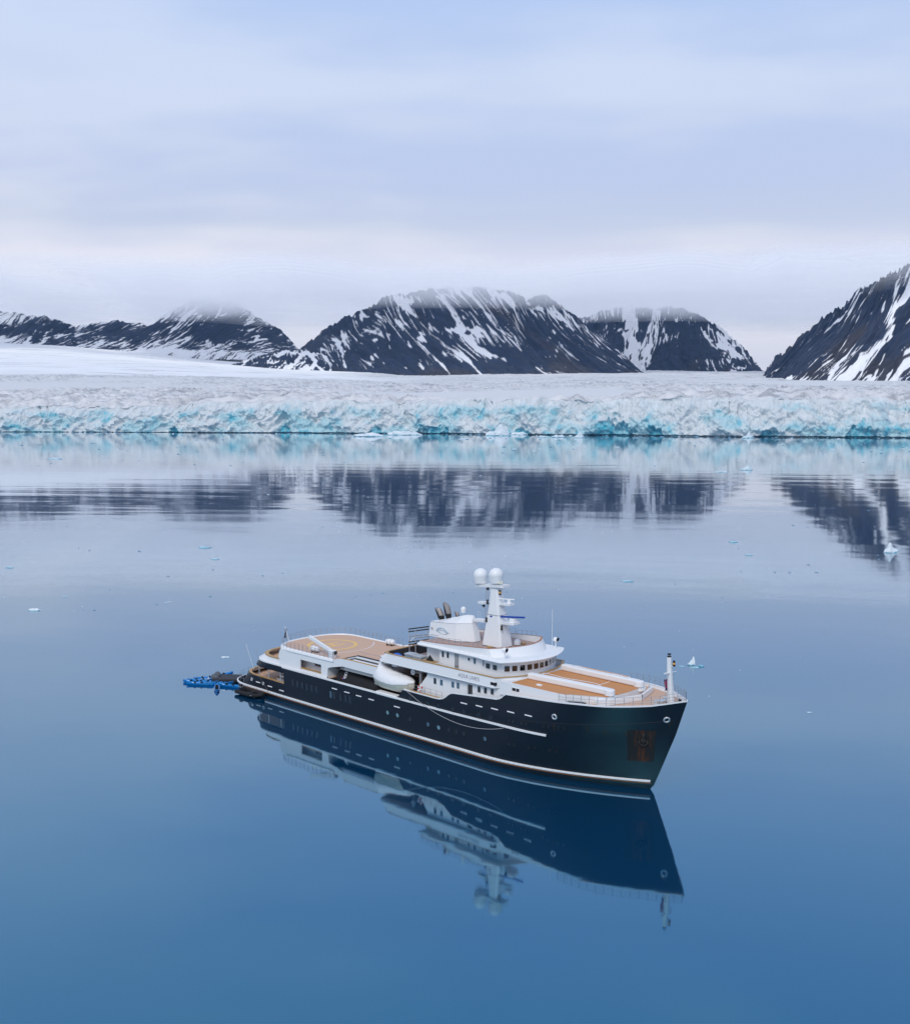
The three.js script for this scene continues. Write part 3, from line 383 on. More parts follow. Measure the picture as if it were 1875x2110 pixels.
for (const s of [1, -1]) { const g = panel([[2.3, 5.9], [18.6, 5.9], [18.6, 9.3], [4.2, 9.3], [4.45, 9.05], [4.4, 8.8], [2.75, 6.9]], [roundRect(11.45, 12.35, 6.9, 8.98, .06)], 6.02, .2); const w = part('main_house_wall', s > 0 ? g : flip(g), white);
  part('doorway', bx(11.3, 12.5, 6.0, 9.1, s * 4.9, s * 5.0), grey);
  [[5.85, 8.36], [7.0, 8.38], [9.0, 8.46], [9.9, 8.5], [13.45, 8.66], [14.5, 8.72], [15.6, 8.8]].forEach(([x, y], i) => { const f = part('house_window', panel(roundRect(x - .33, x + .33, y - .45, y + .45, .08), [roundRect(x - .25, x + .25, y - .38, y + .38, .06)], 6.05, .05), white); if (s < 0) f.scale.z = -1; mesh('pane', bx(x - .27, x + .27, y - .4, y + .4, 6.02, 6.035), [1, 2, 3].includes(i) ? blueGlass : glass, f); });
  railing('side_railing', [[1.6, 6.6, s * 6.75], [4.2, 6.6, s * 6.77], [7.9, 6.6, s * 6.8]], .85, 6, [1, .5]);
  part('wing_light_box', rbx(15.75, 16.55, 9.72, 10.08, s * 6.3 - .25, s * 6.3 + .25, .03), black);
  part('side_deck_cap', bx(1.1, 8.3, 6.60, 6.66, s * 6.55, s * 6.95), varnish);
}
part('main_house_core', bx(4.5, 18.5, 5.9, 9.27, -4.9, 4.9), white);
part('house_front', prism(zip([[17.0, 0], [17.0, 6.3], [18.9, 6.3], ...arc(18.9, 19.4, 6.3)]), 8.8, 10.35), white);
// bridge
const wheel = (o) => [[5.6, 0], [5.6, 5.0 + o], ...[8, 11, 14].map(x => [x, 5.0 + o]), ...arc(16.2 + o * .6, 18.1 + o, 5.0 + o, 18)];
const bridgeHouse = part('bridge_house', merge([prism(zip(wheel(0)), 9.4, 12.25), bx(2.6, 5.7, 9.4, 12.3, -4.3, 4.3)]), white);
const arcX = z => 18.1 - 1.9 * (z / 5) ** 2;
const winFrame = (w, h) => panel(roundRect(-w / 2 - .07, w / 2 + .07, -h / 2 - .07, h / 2 + .07, .1), [roundRect(-w / 2, w / 2, -h / 2, h / 2, .07)], .05, .07), paneG = (w, h) => bx(-w / 2 - .02, w / 2 + .02, -h / 2 - .02, h / 2 + .02, -.02, .018);
[4.5, 3.7, 2.8, 1.88, .95, 0, -.95, -1.88, -2.8, -3.7, -4.5].forEach(z => { const w = .74 - .02 * Math.abs(z), f = part('bridge_window', winFrame(w, .68), white); f.position.set(arcX(z), 11.44, z); f.rotation.y = Math.PI / 2 - Math.atan(.152 * z); mesh('pane', paneG(w, .68), glass, f); });
for (const s of [1, -1]) {
  for (const [x, y, w, h, m] of [[6.25, 11.68, .42, .74, glass], [7.12, 11.7, .42, .74, glass], [11.75, 11.7, .42, .72, blueGlass], [13.2, 11.7, .2, .8, blueGlass], [13.95, 11.44, .7, .64, glass], [15.1, 11.44, .7, .64, glass]]) { const f = part('bridge_window', winFrame(w, h), white); f.position.set(x, y, s * 5.0); if (s < 0) f.rotation.y = Math.PI; mesh('pane', paneG(w, h), m, f); }
  const ph = part('bridge_porthole', new THREE.TorusGeometry(.24, .05, 8, 20), white); ph.position.set(10.75, 11.75, s * 5.01); mesh('pane', new THREE.CircleGeometry(.23, 20).translate(0, 0, .012 * s), glass, ph);
  const dr = part('bridge_door', bx(8.3, 9.0, 9.45, 12.15, s * 4.98, s * 5.03), grey); mesh('door_step', merge([0, 1, 2].map(i => bx(8.35, 8.95, 9.6 + i * .45, 9.68 + i * .45, s * 5.03, s * 5.06))), brownWall, dr); }
// name in thin capitals, both sides
const font = await new FontLoader().loadAsync('fonts/droid/droid_sans_regular.typeface.json');
for (const s of [1, -1]) { const t = new TextGeometry('AQUA LARES', { font, size: .44, depth: .02, curveSegments: 4, bevelEnabled: false }); t.computeBoundingBox(); const b = t.boundingBox, w = 3.55 / (b.max.x - b.min.x); t.scale(w, 1, 1); const o = part('ship_name', t, textGrey); o.position.set(s > 0 ? 10.4 : 13.95, 9.82, s * 6.53); o.rotation.x = -.08 * 1; if (s < 0) { o.rotation.x = 0; o.rotation.y = Math.PI; } }
// roof, brow and parapet
const roof = (o, h) => [[2.0, 0], [2.0, 5.2 + o * .3], [8, 5.25 + o * .3], [12.6, 5.3 + o * .35], [14.0, 5.0 + o], ...arc(16.2 + o * .55, 18.1 + o, 5.0 + o, 18)];
part('bridge_roof', merge([creased(quads([loop(12.2, roof(.15)), loop(12.34, roof(.95)), loop(12.42, roof(.97)), loop(12.58, roof(.5))], true)), prism(zip(roof(.4)), 12.22, 12.30), prism(zip(roof(.5)), 12.50, 12.575)]), white);
const para = (k) => { const t = 5.0 - .05 * k, xe = 14.6 - .6 * k, xc = 17.3 - 1.1 * k; return [[2.2, 5.2], [5, 5.2], [8, 5.2], [11, 5.15], [13.2 - .2 * k, 5.08], ...arc(xe, xc, t, 16)]; };
{ const lo = zip(para(0)), hi = zip(para(1)), top = hi.map(p => table([[2, 12.86], [6, 13.0], [13, 13.5], [16, 13.62]], p[0]));
  part('roof_parapet', merge([creased(quads([lo.map(p => [p[0], 12.5, p[1]]), hi.map((p, i) => [p[0], top[i], p[1]])])), creased(quads([lo.map(p => [p[0] - .12, 12.5, p[1] * .975]), hi.map((p, i) => [p[0] - .12, top[i], p[1] * .975])]))]), white);
  part('parapet_cap', creased(quads([hi.map((p, i) => [p[0] + .04, top[i], p[1] * 1.006]), hi.map((p, i) => [p[0] + .04, top[i] + .05, p[1] * 1.006]), hi.map((p, i) => [p[0] - .16, top[i] + .05, p[1] * .968])])), mat(.42, .2, .12, .6)); }
part('roof_deck', prism(zip(roof(-.1)).map(p => [Math.min(p[0], 16.7 - 2.7 * (p[1] / 5) ** 2), p[1] * .955]), 12.6, 12.68), pinkDeck);
for (const s of [1, -1]) { railing('roof_railing', [[2.3, 12.88, s * 5.1], [6, 13.02, s * 5.1], [9.4, 13.2, s * 5.05]], .75, 7, [1, .5]); railing('roof_forward_railing', [[9.8, 13.3, s * 5.0], [13.0, 13.52, s * 4.95]], .55, 4, [1]); }
// funnel, exhausts, radome
{ const fo = (k) => [[.5 + .15 * k, 0], [.5 + .15 * k, 1.95 - .2 * k], [3, 2.05 - .2 * k], [5.4 - .1 * k, 1.95 - .2 * k], [6.6 - .4 * k, 1.3 - .15 * k], [7.5 - .55 * k, .5], [7.55 - .6 * k, 0]].slice(0, 7);
  const L0 = loop(12.75, fo(0)), L1 = loop(14.6, fo(1)).map(p => [p[0], 14.6 + .07 * (p[0] - .6), p[2]]), L1b = L1.map(p => [p[0], p[1] + .07, p[2] * 1.04]), L2 = L1b.map(p => [lerp(p[0], 5.9, .15), Math.max(p[1] + .05, lerp(14.8, 15.95, clamp((p[0] - .6) / 5))), p[2] * .16]);
  const f = part('funnel', merge([creased(quads([L0, L1], true)), creased(quads([L1, L1b, L2], true)), creased(quads([L2, L2.map(p => [p[0], p[1], 0])], true))]), white);
  const leaf = (pts) => tube(pts, .035, 30, 5);
  for (const s of [1, -1]) { const z = s * 2.0; mesh('leaf_emblem', merge([leaf([[1.9, 13.72, z], [2.4, 14.05, z], [3.1, 14.1, z], [3.7, 13.85, z], [3.95, 13.62, z]]), leaf([[1.9, 13.72, z], [2.5, 13.5, z], [3.2, 13.35, z], [3.7, 13.4, z], [3.95, 13.62, z]]), leaf([[1.95, 13.72, z], [2.6, 13.86, z], [3.2, 13.82, z], [3.95, 13.62, z], [4.25, 13.65, z]])]), logoBlue, f);
    mesh('small_badge', bx(.98, 1.14, 13.75, 13.95, z - .01, z + .01), radarBlue, f); mesh('small_badge', bx(1.2, 1.34, 13.74, 13.90, z - .01, z + .01), yellow, f);
    mesh('hatch_line', bx(.9, 3.4, 12.98, 13.02, s * 1.97, s * 2.0), grey, f); }
  for (const [x, y, h, r, lean] of [[.9, 14.55, 1.5, .36, -.5], [2.2, 14.85, 1.75, .36, -.25], [3.9, 15.25, .75, .2, -.4]]) { const e = part('exhaust_pipe', cyl(r, r, h * .4, x, y, 0, 18), black, f), R = []; for (let j = 0; j <= 8; j++) { const row = []; for (let i = 0; i <= 16; i++) { const a = Math.PI * (.95 + 1.1 * i / 16), k = Math.sin(Math.PI * i / 16) ** .5; row.push([Math.sin(a) * r * 1.25, j / 8 * h * (.45 + .55 * k), Math.cos(a) * r * 1.25]); } R.push(row); }
    mesh('scoop', quads(R).rotateZ(-lean).translate(x, y + h * .3, 0), mat(.40, .37, .36, .45, { metalness: .4 }), e); mesh('scoop_back', quads(R).scale(1.06, 1.02, 1.06).rotateZ(-lean).translate(x, y + h * .3, 0), black, e); }
  const rd = part('small_radome', merge([new THREE.SphereGeometry(.36, 20, 12, 0, 6.29, 0, 1.6).translate(4.9, 16.55, 0), cyl(.33, .36, .4, 4.9, 16.15, 0), cyl(.03, .03, .6, 4.9, 15.6, 0, 6)]), white); }
// mast
{ const sq = (x0, x1, w, y) => roundRect(x0, x1, -w, w, Math.min(.3, w * .5), 4).map(p => [p[0], y, p[1]]);
  const m = part('mast', quads([sq(9.2, 12.5, 1.15, 12.78), sq(9.6, 12.1, .95, 15.4), sq(9.75, 11.85, .85, 16.7), sq(9.95, 11.6, .72, 18), sq(10.05, 11.3, .55, 20.1)], true), white);
  const arm = (x0, x1, y0, y1, w0, w1, th) => { const t = roundRect(0, 1, -.5, .5, .1, 2).map(([u, v]) => [lerp(x0, x1, u), lerp(y0, y1, u), v * 2 * lerp(w0, w1, u)]); return merge([creased(quads([t, t.map(p => [p[0], p[1] + th, p[2]])], true)), creased(quads([t.map(p => [p[0], p[1] + th, p[2]]), t.map(p => [(x0 + x1) / 2, (y0 + y1) / 2 + th, 0])], true)), creased(quads([t, t.map(p => [(x0 + x1) / 2, (y0 + y1) / 2, 0])], true))]); };
  part('mast_platform', arm(7.1, 14.1, 15.35, 15.8, .45, .75, .3), white, m); part('mast_platform', arm(7.7, 13.3, 17.7, 18.1, .4, .55, .26), white, m); part('mast_platform', arm(7.4, 12.4, 19.9, 20.25, .6, .8, .28), white, m);
  part('mast_seam', creased(quads([sq(9.74, 11.86, .87, 16.66), sq(9.73, 11.88, .88, 16.74)], true)), grey, m);
  const dome = (x, y, z) => part('radome', merge([new THREE.SphereGeometry(.92, 28, 16, 0, 6.29, 0, 1.65).translate(x, y + .95, z), cyl(.80, .92, .95, x, y, z, 28), cyl(.35, .35, .3, x, y - .3, z, 12)]), white, m);
  dome(10.6, 20.65, 0); dome(8.05, 20.35, .1);
  const r1 = part('radar_scanner', rbx(11.4, 14.1, 18.72, 18.86, -.1, .1, .05).translate(-12.75, 0, 0).rotateZ(.03).rotateY(.25).translate(12.75, 0, 0), white, m); mesh('radar_pedestal', cyl(.28, .22, .5, 12.8, 18.25, 0, 14), white, r1);
  const r2 = part('radar_scanner', rbx(11.3, 16.1, 16.55, 16.76, -.14, .14, .05).translate(-13.6, 0, 0).rotateZ(.06).rotateY(.25).translate(13.6, 0, 0), radarBlue, m); mesh('radar_pedestal', rbx(13.1, 13.9, 15.95, 16.5, -.35, .35, .1), white, r2);
  const lad = part('ladder', merge([beam([9.5, 12.9, .75], [9.95, 20, .62], .025), beam([9.1, 12.9, .75], [9.55, 20, .62], .025)]), railMat, m); for (let i = 0; i < 26; i++) { const y = 13.4 + i * .25, t = (y - 12.9) / 7.1; mesh('rung', beam([9.1 + .45 * t, y, .75 - .13 * t], [9.5 + .45 * t, y, .75 - .13 * t], .018, 5), railMat, lad); }
  const lamp = (x, y, z, lit) => { const o = part('navigation_light', merge([cyl(.14, .14, .2, x, y, z, 12), cyl(.14, .1, .16, x, y + .42, z, 12)]), black, m); mesh('lens', cyl(.12, .12, .22, x, y + .2, z, 12), lit ? amber : dark, o); };
  lamp(11.55, 19.25, .3, true); lamp(9.9, 17.95, .8, false); lamp(9.85, 15.7, .95, false); lamp(12.3, 15.0, .8, false);
  part('horn', merge([new THREE.ConeGeometry(.22, .5, 14).rotateZ(1.6).translate(9.2, 19.75, .2), new THREE.ConeGeometry(.2, .45, 14).rotateZ(1.6).translate(8.5, 17.5, .2)]), dark, m);
  for (const [x, z, h] of [[7.6, .1, 1.1], [8.2, .3, 1.3], [8.8, -.2, 1.2]]) part('whip_aerial', beam([x, 15.6, z], [x, 15.6 + h, z], .015, 5), white, m);
  part('mast_camera', merge([new THREE.SphereGeometry(.14, 10, 8).translate(11.9, 20.9, .3), cyl(.04, .04, .5, 11.9, 20.45, .3, 6), beam([11.2, 20.7, .45], [12.1, 20.75, .45], .1, 10)]), cream, m); }
part('tall_aerial', beam([16.0, 12.7, -4.5], [16.0, 17.4, -4.5], .03), white);
for (const [x, z] of [[16.2, 4.5], [16.5, -4.6]]) { const o = part('searchlight', merge([cyl(.07, .07, .75, x, 12.7, z, 8), new THREE.CylinderGeometry(.3, .26, .5, 18).rotateZ(Math.PI / 2 - .25).translate(x + .05, 13.6, z)]), white); mesh('lens', new THREE.CylinderGeometry(.26, .26, .04, 18).rotateZ(Math.PI / 2 - .25).translate(x + .31, 13.67, z), black, o); }
for (const [x, y, z, r] of [[12.5, 12.8, -1.9, .42]]) part('roof_dome', merge([new THREE.SphereGeometry(r, 18, 10, 0, 6.3, 0, 1.6).translate(x, y + .3, z), cyl(r, r, .3, x, y, z)]), white);
for (const [x, z] of [[11.3, 1.9], [12.9, -2.6], [12.0, -1.0]]) part('roof_locker', rbx(x - .3, x + .3, 12.8, 13.0, z - .2, z + .2, .05), varnish);

// ── foredeck: raised sides, warm teak panels, two stowed cranes, breakwater, bow mast
for (const s of [1, -1]) { const z = x => halfBeam(x, topY(x)) - .75, D = []; for (let x = 18.7; x <= 31.01; x += .5) D.push([x, Math.min(z(x), table([[26.4, 9], [26.8, 5.7], [31, 3.5]], x))]);
  const out = k => [[18.7, .01 * s], ...D.map(p => [p[0], (p[1] - k) * s]), [31, .01 * s]];
  part('raised_deck_side', prism(out(0), 9.0, 10.43), white); part('raised_deck', prism(out(.12), 10.43, 10.452), teakWarm);
  const M = part('mooring_opening', bx(18.95, 20.0, 9.56, 9.92, s * (z(19.5) - .05), s * (z(19.5) + .03)), black); mesh('opening_frame', merge([bx(18.9, 20.05, 9.92, 9.96, s * (z(19.5) - .05), s * (z(19.5) + .05)), bx(19.5, 19.56, 9.56, 9.92, s * (z(19.5) - .05), s * (z(19.5) + .05))]), white, M);
  const inn = s > 0 ? 0 : 0; const tz = x => lerp(3.1, 2.75, (x - 19) / 12);
  const c = part('deck_crane', merge([0].map(() => creased(quads([[19.0], [23], [27], [30.4]].map(([x]) => roundRect(-.45, .45, 10.46, 11.18, .16, 3).map(([u, v]) => [x, v + (x > 26 ? .02 : 0), s * tz(x) + u])), true)))), white);
  mesh('crane_head', merge([cyl(.6, .58, .55, 30.4, 10.5, s * tz(30.4), 24), new THREE.SphereGeometry(.58, 24, 10, 0, 6.3, 0, 1.57).scale(1, .25, 1).translate(30.4, 11.05, s * tz(30.4))]), white, c); mesh('slewing_base', cyl(.9, .85, .28, 30.3, 10.1, s * tz(30.3), 28), white, c);
  mesh('crane_grab_rail', tube([[20.5, 11.1, s * (tz(20) - .3)], [20.6, 11.3, s * (tz(20) - .3)], [24, 11.3, s * (tz(24) - .3)], [28.8, 11.3, s * (tz(29) - .3)], [29, 11.1, s * (tz(29) - .3)]], .03, 40, 5), white, c);
  const bw = part('breakwater', strip(s > 0 ? [[30.2, 4.9, 9.7, 10.25], [31.2, 4.0, 9.75, 10.35], [32.6, 0, 9.8, 10.45]] : [[32.6, 0, 9.8, 10.45], [31.2, -4.0, 9.75, 10.35], [30.2, -4.9, 9.7, 10.25]], .22), white);
  part('hatch_grating', bx(26.6, 28.8, 9.62, 9.70, s * 4.9, s * 5.9), dark);
  railing('bow_railing', [26.4, 28, 30, 32, 34, 36, 37.4, 38.2].map(x => [x, topY(x) + .03, s * Math.max(.05, halfBeam(x, topY(x)) - .1)]).concat([[38.5, topY(38.5) + .03, 0]]), .95, 15, [1, .6, .3], yacht, .03); }
part('deck_box', rbx(29.6, 30.7, 9.65, 10.1, 3.5, 4.5, .05), white);
part('skylight_bar', beam([26.6, 10.42, -2.2], [26.8, 10.42, 2.2], .06), white);
part('bow_locker', rbx(21.6, 22.3, 10.34, 10.6, 4.7, 5.1, .06), white);
{ const bm = part('bow_mast', quads([roundRect(36.25, 36.95, -.32, .32, .15).map(p => [p[0], 9.9, p[1]]), roundRect(36.05, 36.5, -.2, .2, .12).map(p => [p[0], 15.3, p[1]])], true), white);
  mesh('yard', beam([36.45, 13.5, -1.05], [36.45, 13.65, 1.1], .09, 10), white, bm); mesh('mast_cap', merge([cyl(.24, .2, .12, 36.27, 15.3, 0, 12), cyl(.2, .2, .12, 36.27, 15.55, 0, 12)]), black, bm); mesh('lamp_bracket', bx(36.5, 36.95, 14.3, 14.36, -.1, .1), white, bm);
  const l = part('navigation_light', merge([cyl(.15, .15, .2, 36.9, 14.36, 0, 12), cyl(.15, .1, .22, 36.9, 14.78, 0, 12)]), black, bm); mesh('lens', cyl(.13, .13, .22, 36.9, 14.56, 0, 12), amber, l);
  for (const z of [.6, -.6, .95]) mesh('halyard', beam([36.45, 13.55, z], [36.5, 9.95, z], .015, 5), railMat, bm);
  const g = new THREE.PlaneGeometry(.5, 1.25, 6, 10), P = g.attributes.position, C = []; for (let i = 0; i < P.count; i++) { const u = P.getX(i), v = P.getY(i), r = noise(u * 7 + 3, v * 3) > 0; P.setZ(i, .1 * Math.sin(u * 15 + v * 4)); P.setX(i, u * (.5 + .3 * (v + .6)) ); C.push(...(r ? [.45, .01, .06] : [.03, .02, .08])); } g.setAttribute('color', new THREE.Float32BufferAttribute(C, 3)); g.rotateY(1.2).translate(36.45, 12.35, .8);
  mesh('courtesy_flag', g, new THREE.MeshPhysicalMaterial({ vertexColors: true, color: lin(1, 1, 1), roughness: .8, side: THREE.DoubleSide }), bm);
  part('windlass', merge([cyl(.35, .3, .5, 35.3, 10.0, .9, 14), cyl(.35, .3, .5, 35.3, 10.0, -.9, 14), rbx(34.9, 35.7, 10.0, 10.35, -.6, .6, .08)]), steel);
  for (const s of [1, -1]) part('bollard', merge([cyl(.12, .12, .4, 37.2, 10.15, s * .95, 10), cyl(.12, .12, .4, 36.9, 10.15, s * 1.2, 10)]), black); }
// stern crane on the helideck edge
{ const c = part('service_crane', merge([rbx(-15.4, -14.5, 7.95, 9.0, 5.2, 6.1, .1), cyl(.5, .5, .2, -15, 7.9, 5.65, 16)]), white);
  const b = new THREE.BoxGeometry(5.4, .42, .36).translate(-2.7, 0, 0).rotateZ(-.26); mesh('crane_boom', b.translate(-14.9, 8.75, 5.6), white, c); mesh('boom_cylinder', beam([-15.1, 8.3, 5.6], [-17.6, 9.15, 5.6], .1, 10), steel, c); mesh('crane_control', bx(-14.4, -14.2, 8.5, 8.95, 5.4, 5.8), dark, c); }
// vent house and gear at the after end of the bridge deck
{ const v = part('vent_house', rbx(-6.1, -5.2, 7.95, 9.5, 3.3, 4.6, .06), white); for (let i = 0; i < 4; i++) mesh('louvre', bx(-6.0, -5.3, 8.3 + i * .28, 8.46 + i * .28, 4.59, 4.63), dark, v); }
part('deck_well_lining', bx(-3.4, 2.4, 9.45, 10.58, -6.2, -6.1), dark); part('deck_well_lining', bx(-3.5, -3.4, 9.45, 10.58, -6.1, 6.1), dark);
{ const r = part('stowage_frame', merge([[-3.1, 2.1], [-2.5, -.8], [-1.9, 2.1], [-1.3, -.8]].map(([x, z]) => beam([x, 9.4, z], [x, 13.2, z], .06, 6))), steel);
  for (const [y, x] of [[13.15, -3.1], [12.8, -3.1], [12.15, -3.1], [11.4, -3.1], [11.05, -3.1], [12.15, -1.9], [11.4, -1.9]]) mesh('frame_bar', beam([x, y, 2.2], [x + .62, y, -.9], .09, 6), y > 12.5 || y < 12 ? steelRust : steel, r); mesh('frame_brace', beam([-3.1, 11.4, 1.9], [-2.9, 12.15, 1.2], .05, 6), steel, r); }

// ───────────────────────── things on and around the ship ─────────────────────────
function thing(name, label, category, at, turn = 0, group) { const o = new THREE.Group(); o.name = numbered(name); o.position.copy(at); o.rotation.y = turn; scene.add(o); return tag(o, label, category, group); }
const aboard = (name, label, category, x, y, z, turn = 0, group) => thing(name, label, category, toWorld(x, y, z), SHIP.turn + turn, group);
// lifeboat under a wrinkled white cover
{ const o = aboard('lifeboat', 'cream lifeboat under a wrinkled white cover hanging in the side bay', 'lifeboat', -2.35, 5.65, 5.6);
  const st = [], L = 3.95; for (let i = 0; i <= 40; i++) st.push(-1 + 2 * i / 40);
  const b = u => 1.42 * Math.max(0, 1 - Math.abs(u) ** 2.4) ** .72 + .02, keel = u => .02 + 1.0 * Math.abs(u) ** 5, sheer = u => 1.28 + .42 * u * u + .05 * (u < 0 ? 1 : 0);
  const ridgeY = u => table([[-1, 1.7], [-.8, 2.45], [-.62, 3.12], [-.48, 3.1], [-.3, 2.82], [0, 2.55], [.4, 2.32], [.75, 2.15], [1, 1.7]], u);
  const hullRows = [], low = [], cov = []; for (const u of st) { const h = [], c = [], r = []; for (let j = -8; j <= 8; j++) { const t = Math.abs(j) / 8, sg = Math.sign(j), z = b(u) * t ** .55 * sg, y = lerp(keel(u), sheer(u) - .1, t ** 1.6); h.push([u * L, y, z]); }
    for (let j = -14; j <= 14; j++) { const t = j / 14, a = Math.abs(t), drape = .10 * noise(u * 16, j * .35) + .06 * noise(u * 34 + j * .3, 3) + .10 * ridge(u * 9 + a * 1.2, a * 2.4); const z = (b(u) + .05) * Math.sin(t * Math.PI / 2) * (1 + .04 * noise(u * 11, j)), y = lerp(ridgeY(u), sheer(u) - .16 + .14 * noise(u * 8, 5), a ** 1.7) + drape * (1 - a * .4); c.push([u * (L + .03), y, z]); } hullRows.push(h); cov.push(c); }
  mesh('hull', quads(hullRows), cream, o); mesh('bottom_paint', quads(hullRows.slice(3, -3).map(r => r.slice(6, 11).map(p => [p[0], p[1] - .012, p[2] * 1.006]))), redLead, o); mesh('cover', quads(cov), mat(.80, .81, .83, .75), o);
  for (let i = 0; i < 9; i++) { const u = -.55 + i * .12; for (const s of [1, -1]) mesh('grab_line_eye', new THREE.SphereGeometry(.045, 6, 5).translate(u * L, sheer(u) - .52, s * (b(u) * .93 + .02)), dark, o); }
  mesh('propeller_guard', merge([new THREE.TorusGeometry(.22, .05, 6, 16).translate(-3.5, .35, 0), bx(-3.6, -3.2, .1, .55, -.04, .04)]), steel, o); }
// tender under a black cover
{ const o = aboard('covered_tender', 'tender boat under a loose black cover in the dark boat bay', 'tender', -9.8, 5.0, 4.75);
  const rows = []; for (let i = 0; i <= 60; i++) { const u = -1 + i / 30, r = []; for (let j = -18; j <= 18; j++) { const t = j / 18, h = table([[-1, .1], [-.95, .9], [-.82, 1.25], [-.55, 1.6], [-.3, 1.65], [0, 1.5], [.4, 1.3], [.85, 1.0], [1, .1]], u), w = 1.55 * Math.max(0, 1 - Math.abs(u) ** 4) ** .5 + .1; r.push([u * 4.7, Math.max(.02, h * (1 - Math.abs(t) ** 2.2) + .3 * (1 - Math.abs(t) ** 8) + .10 * noise(u * 9, t * 4) + .05 * noise(u * 24, t * 9)), t * w]); } rows.push(r); }
  mesh('cover', quads(rows), black, o);
  mesh('printed_emblem', merge([new THREE.TorusGeometry(.16, .05, 6, 18).scale(1, 1.1, 1).translate(0, .2, 0), new THREE.TorusGeometry(.16, .05, 6, 18).scale(1, 1.1, 1).translate(.06, -.12, 0)]).scale(1.3, 1.3, 1).rotateX(-.55).translate(-2.0, 1.05, 1.18), mat(.8, .8, .82, .7), o);
  mesh('printed_stripe', merge([bx(-.3, -.05, -.05, .05, 0, .02)]).rotateX(-.4).translate(-2.25, .62, 1.40), mat(.6, .05, .08, .7), o); mesh('printed_stripe', bx(-.05, .25, -.05, .05, 0, .02).rotateX(-.4).translate(-2.25, .62, 1.40), mat(.1, .2, .6, .7), o); }
// lifebuoys
function buoy(label, x, y, z, turn, m2) { const o = aboard('lifebuoy', label, 'lifebuoy', x, y, z, turn, 'lifebuoys on the rails'); for (let i = 0; i < 8; i++) mesh(i % 2 ? 'band' : 'ring_section', new THREE.TorusGeometry(.33, .10, 8, 8, Math.PI / 4).rotateZ(i * Math.PI / 4), i % 2 ? m2 : buoyRed, o); }
buoy('red and white lifebuoy on the side deck rail by the lifeboat', 4.05, 7.3, 6.9, 0, white);
buoy('dark red lifebuoy on the upper aft deck bulwark', -29.7, 5.95, 1.6, -Math.PI / 4 * 0 + .6, buoyRed);
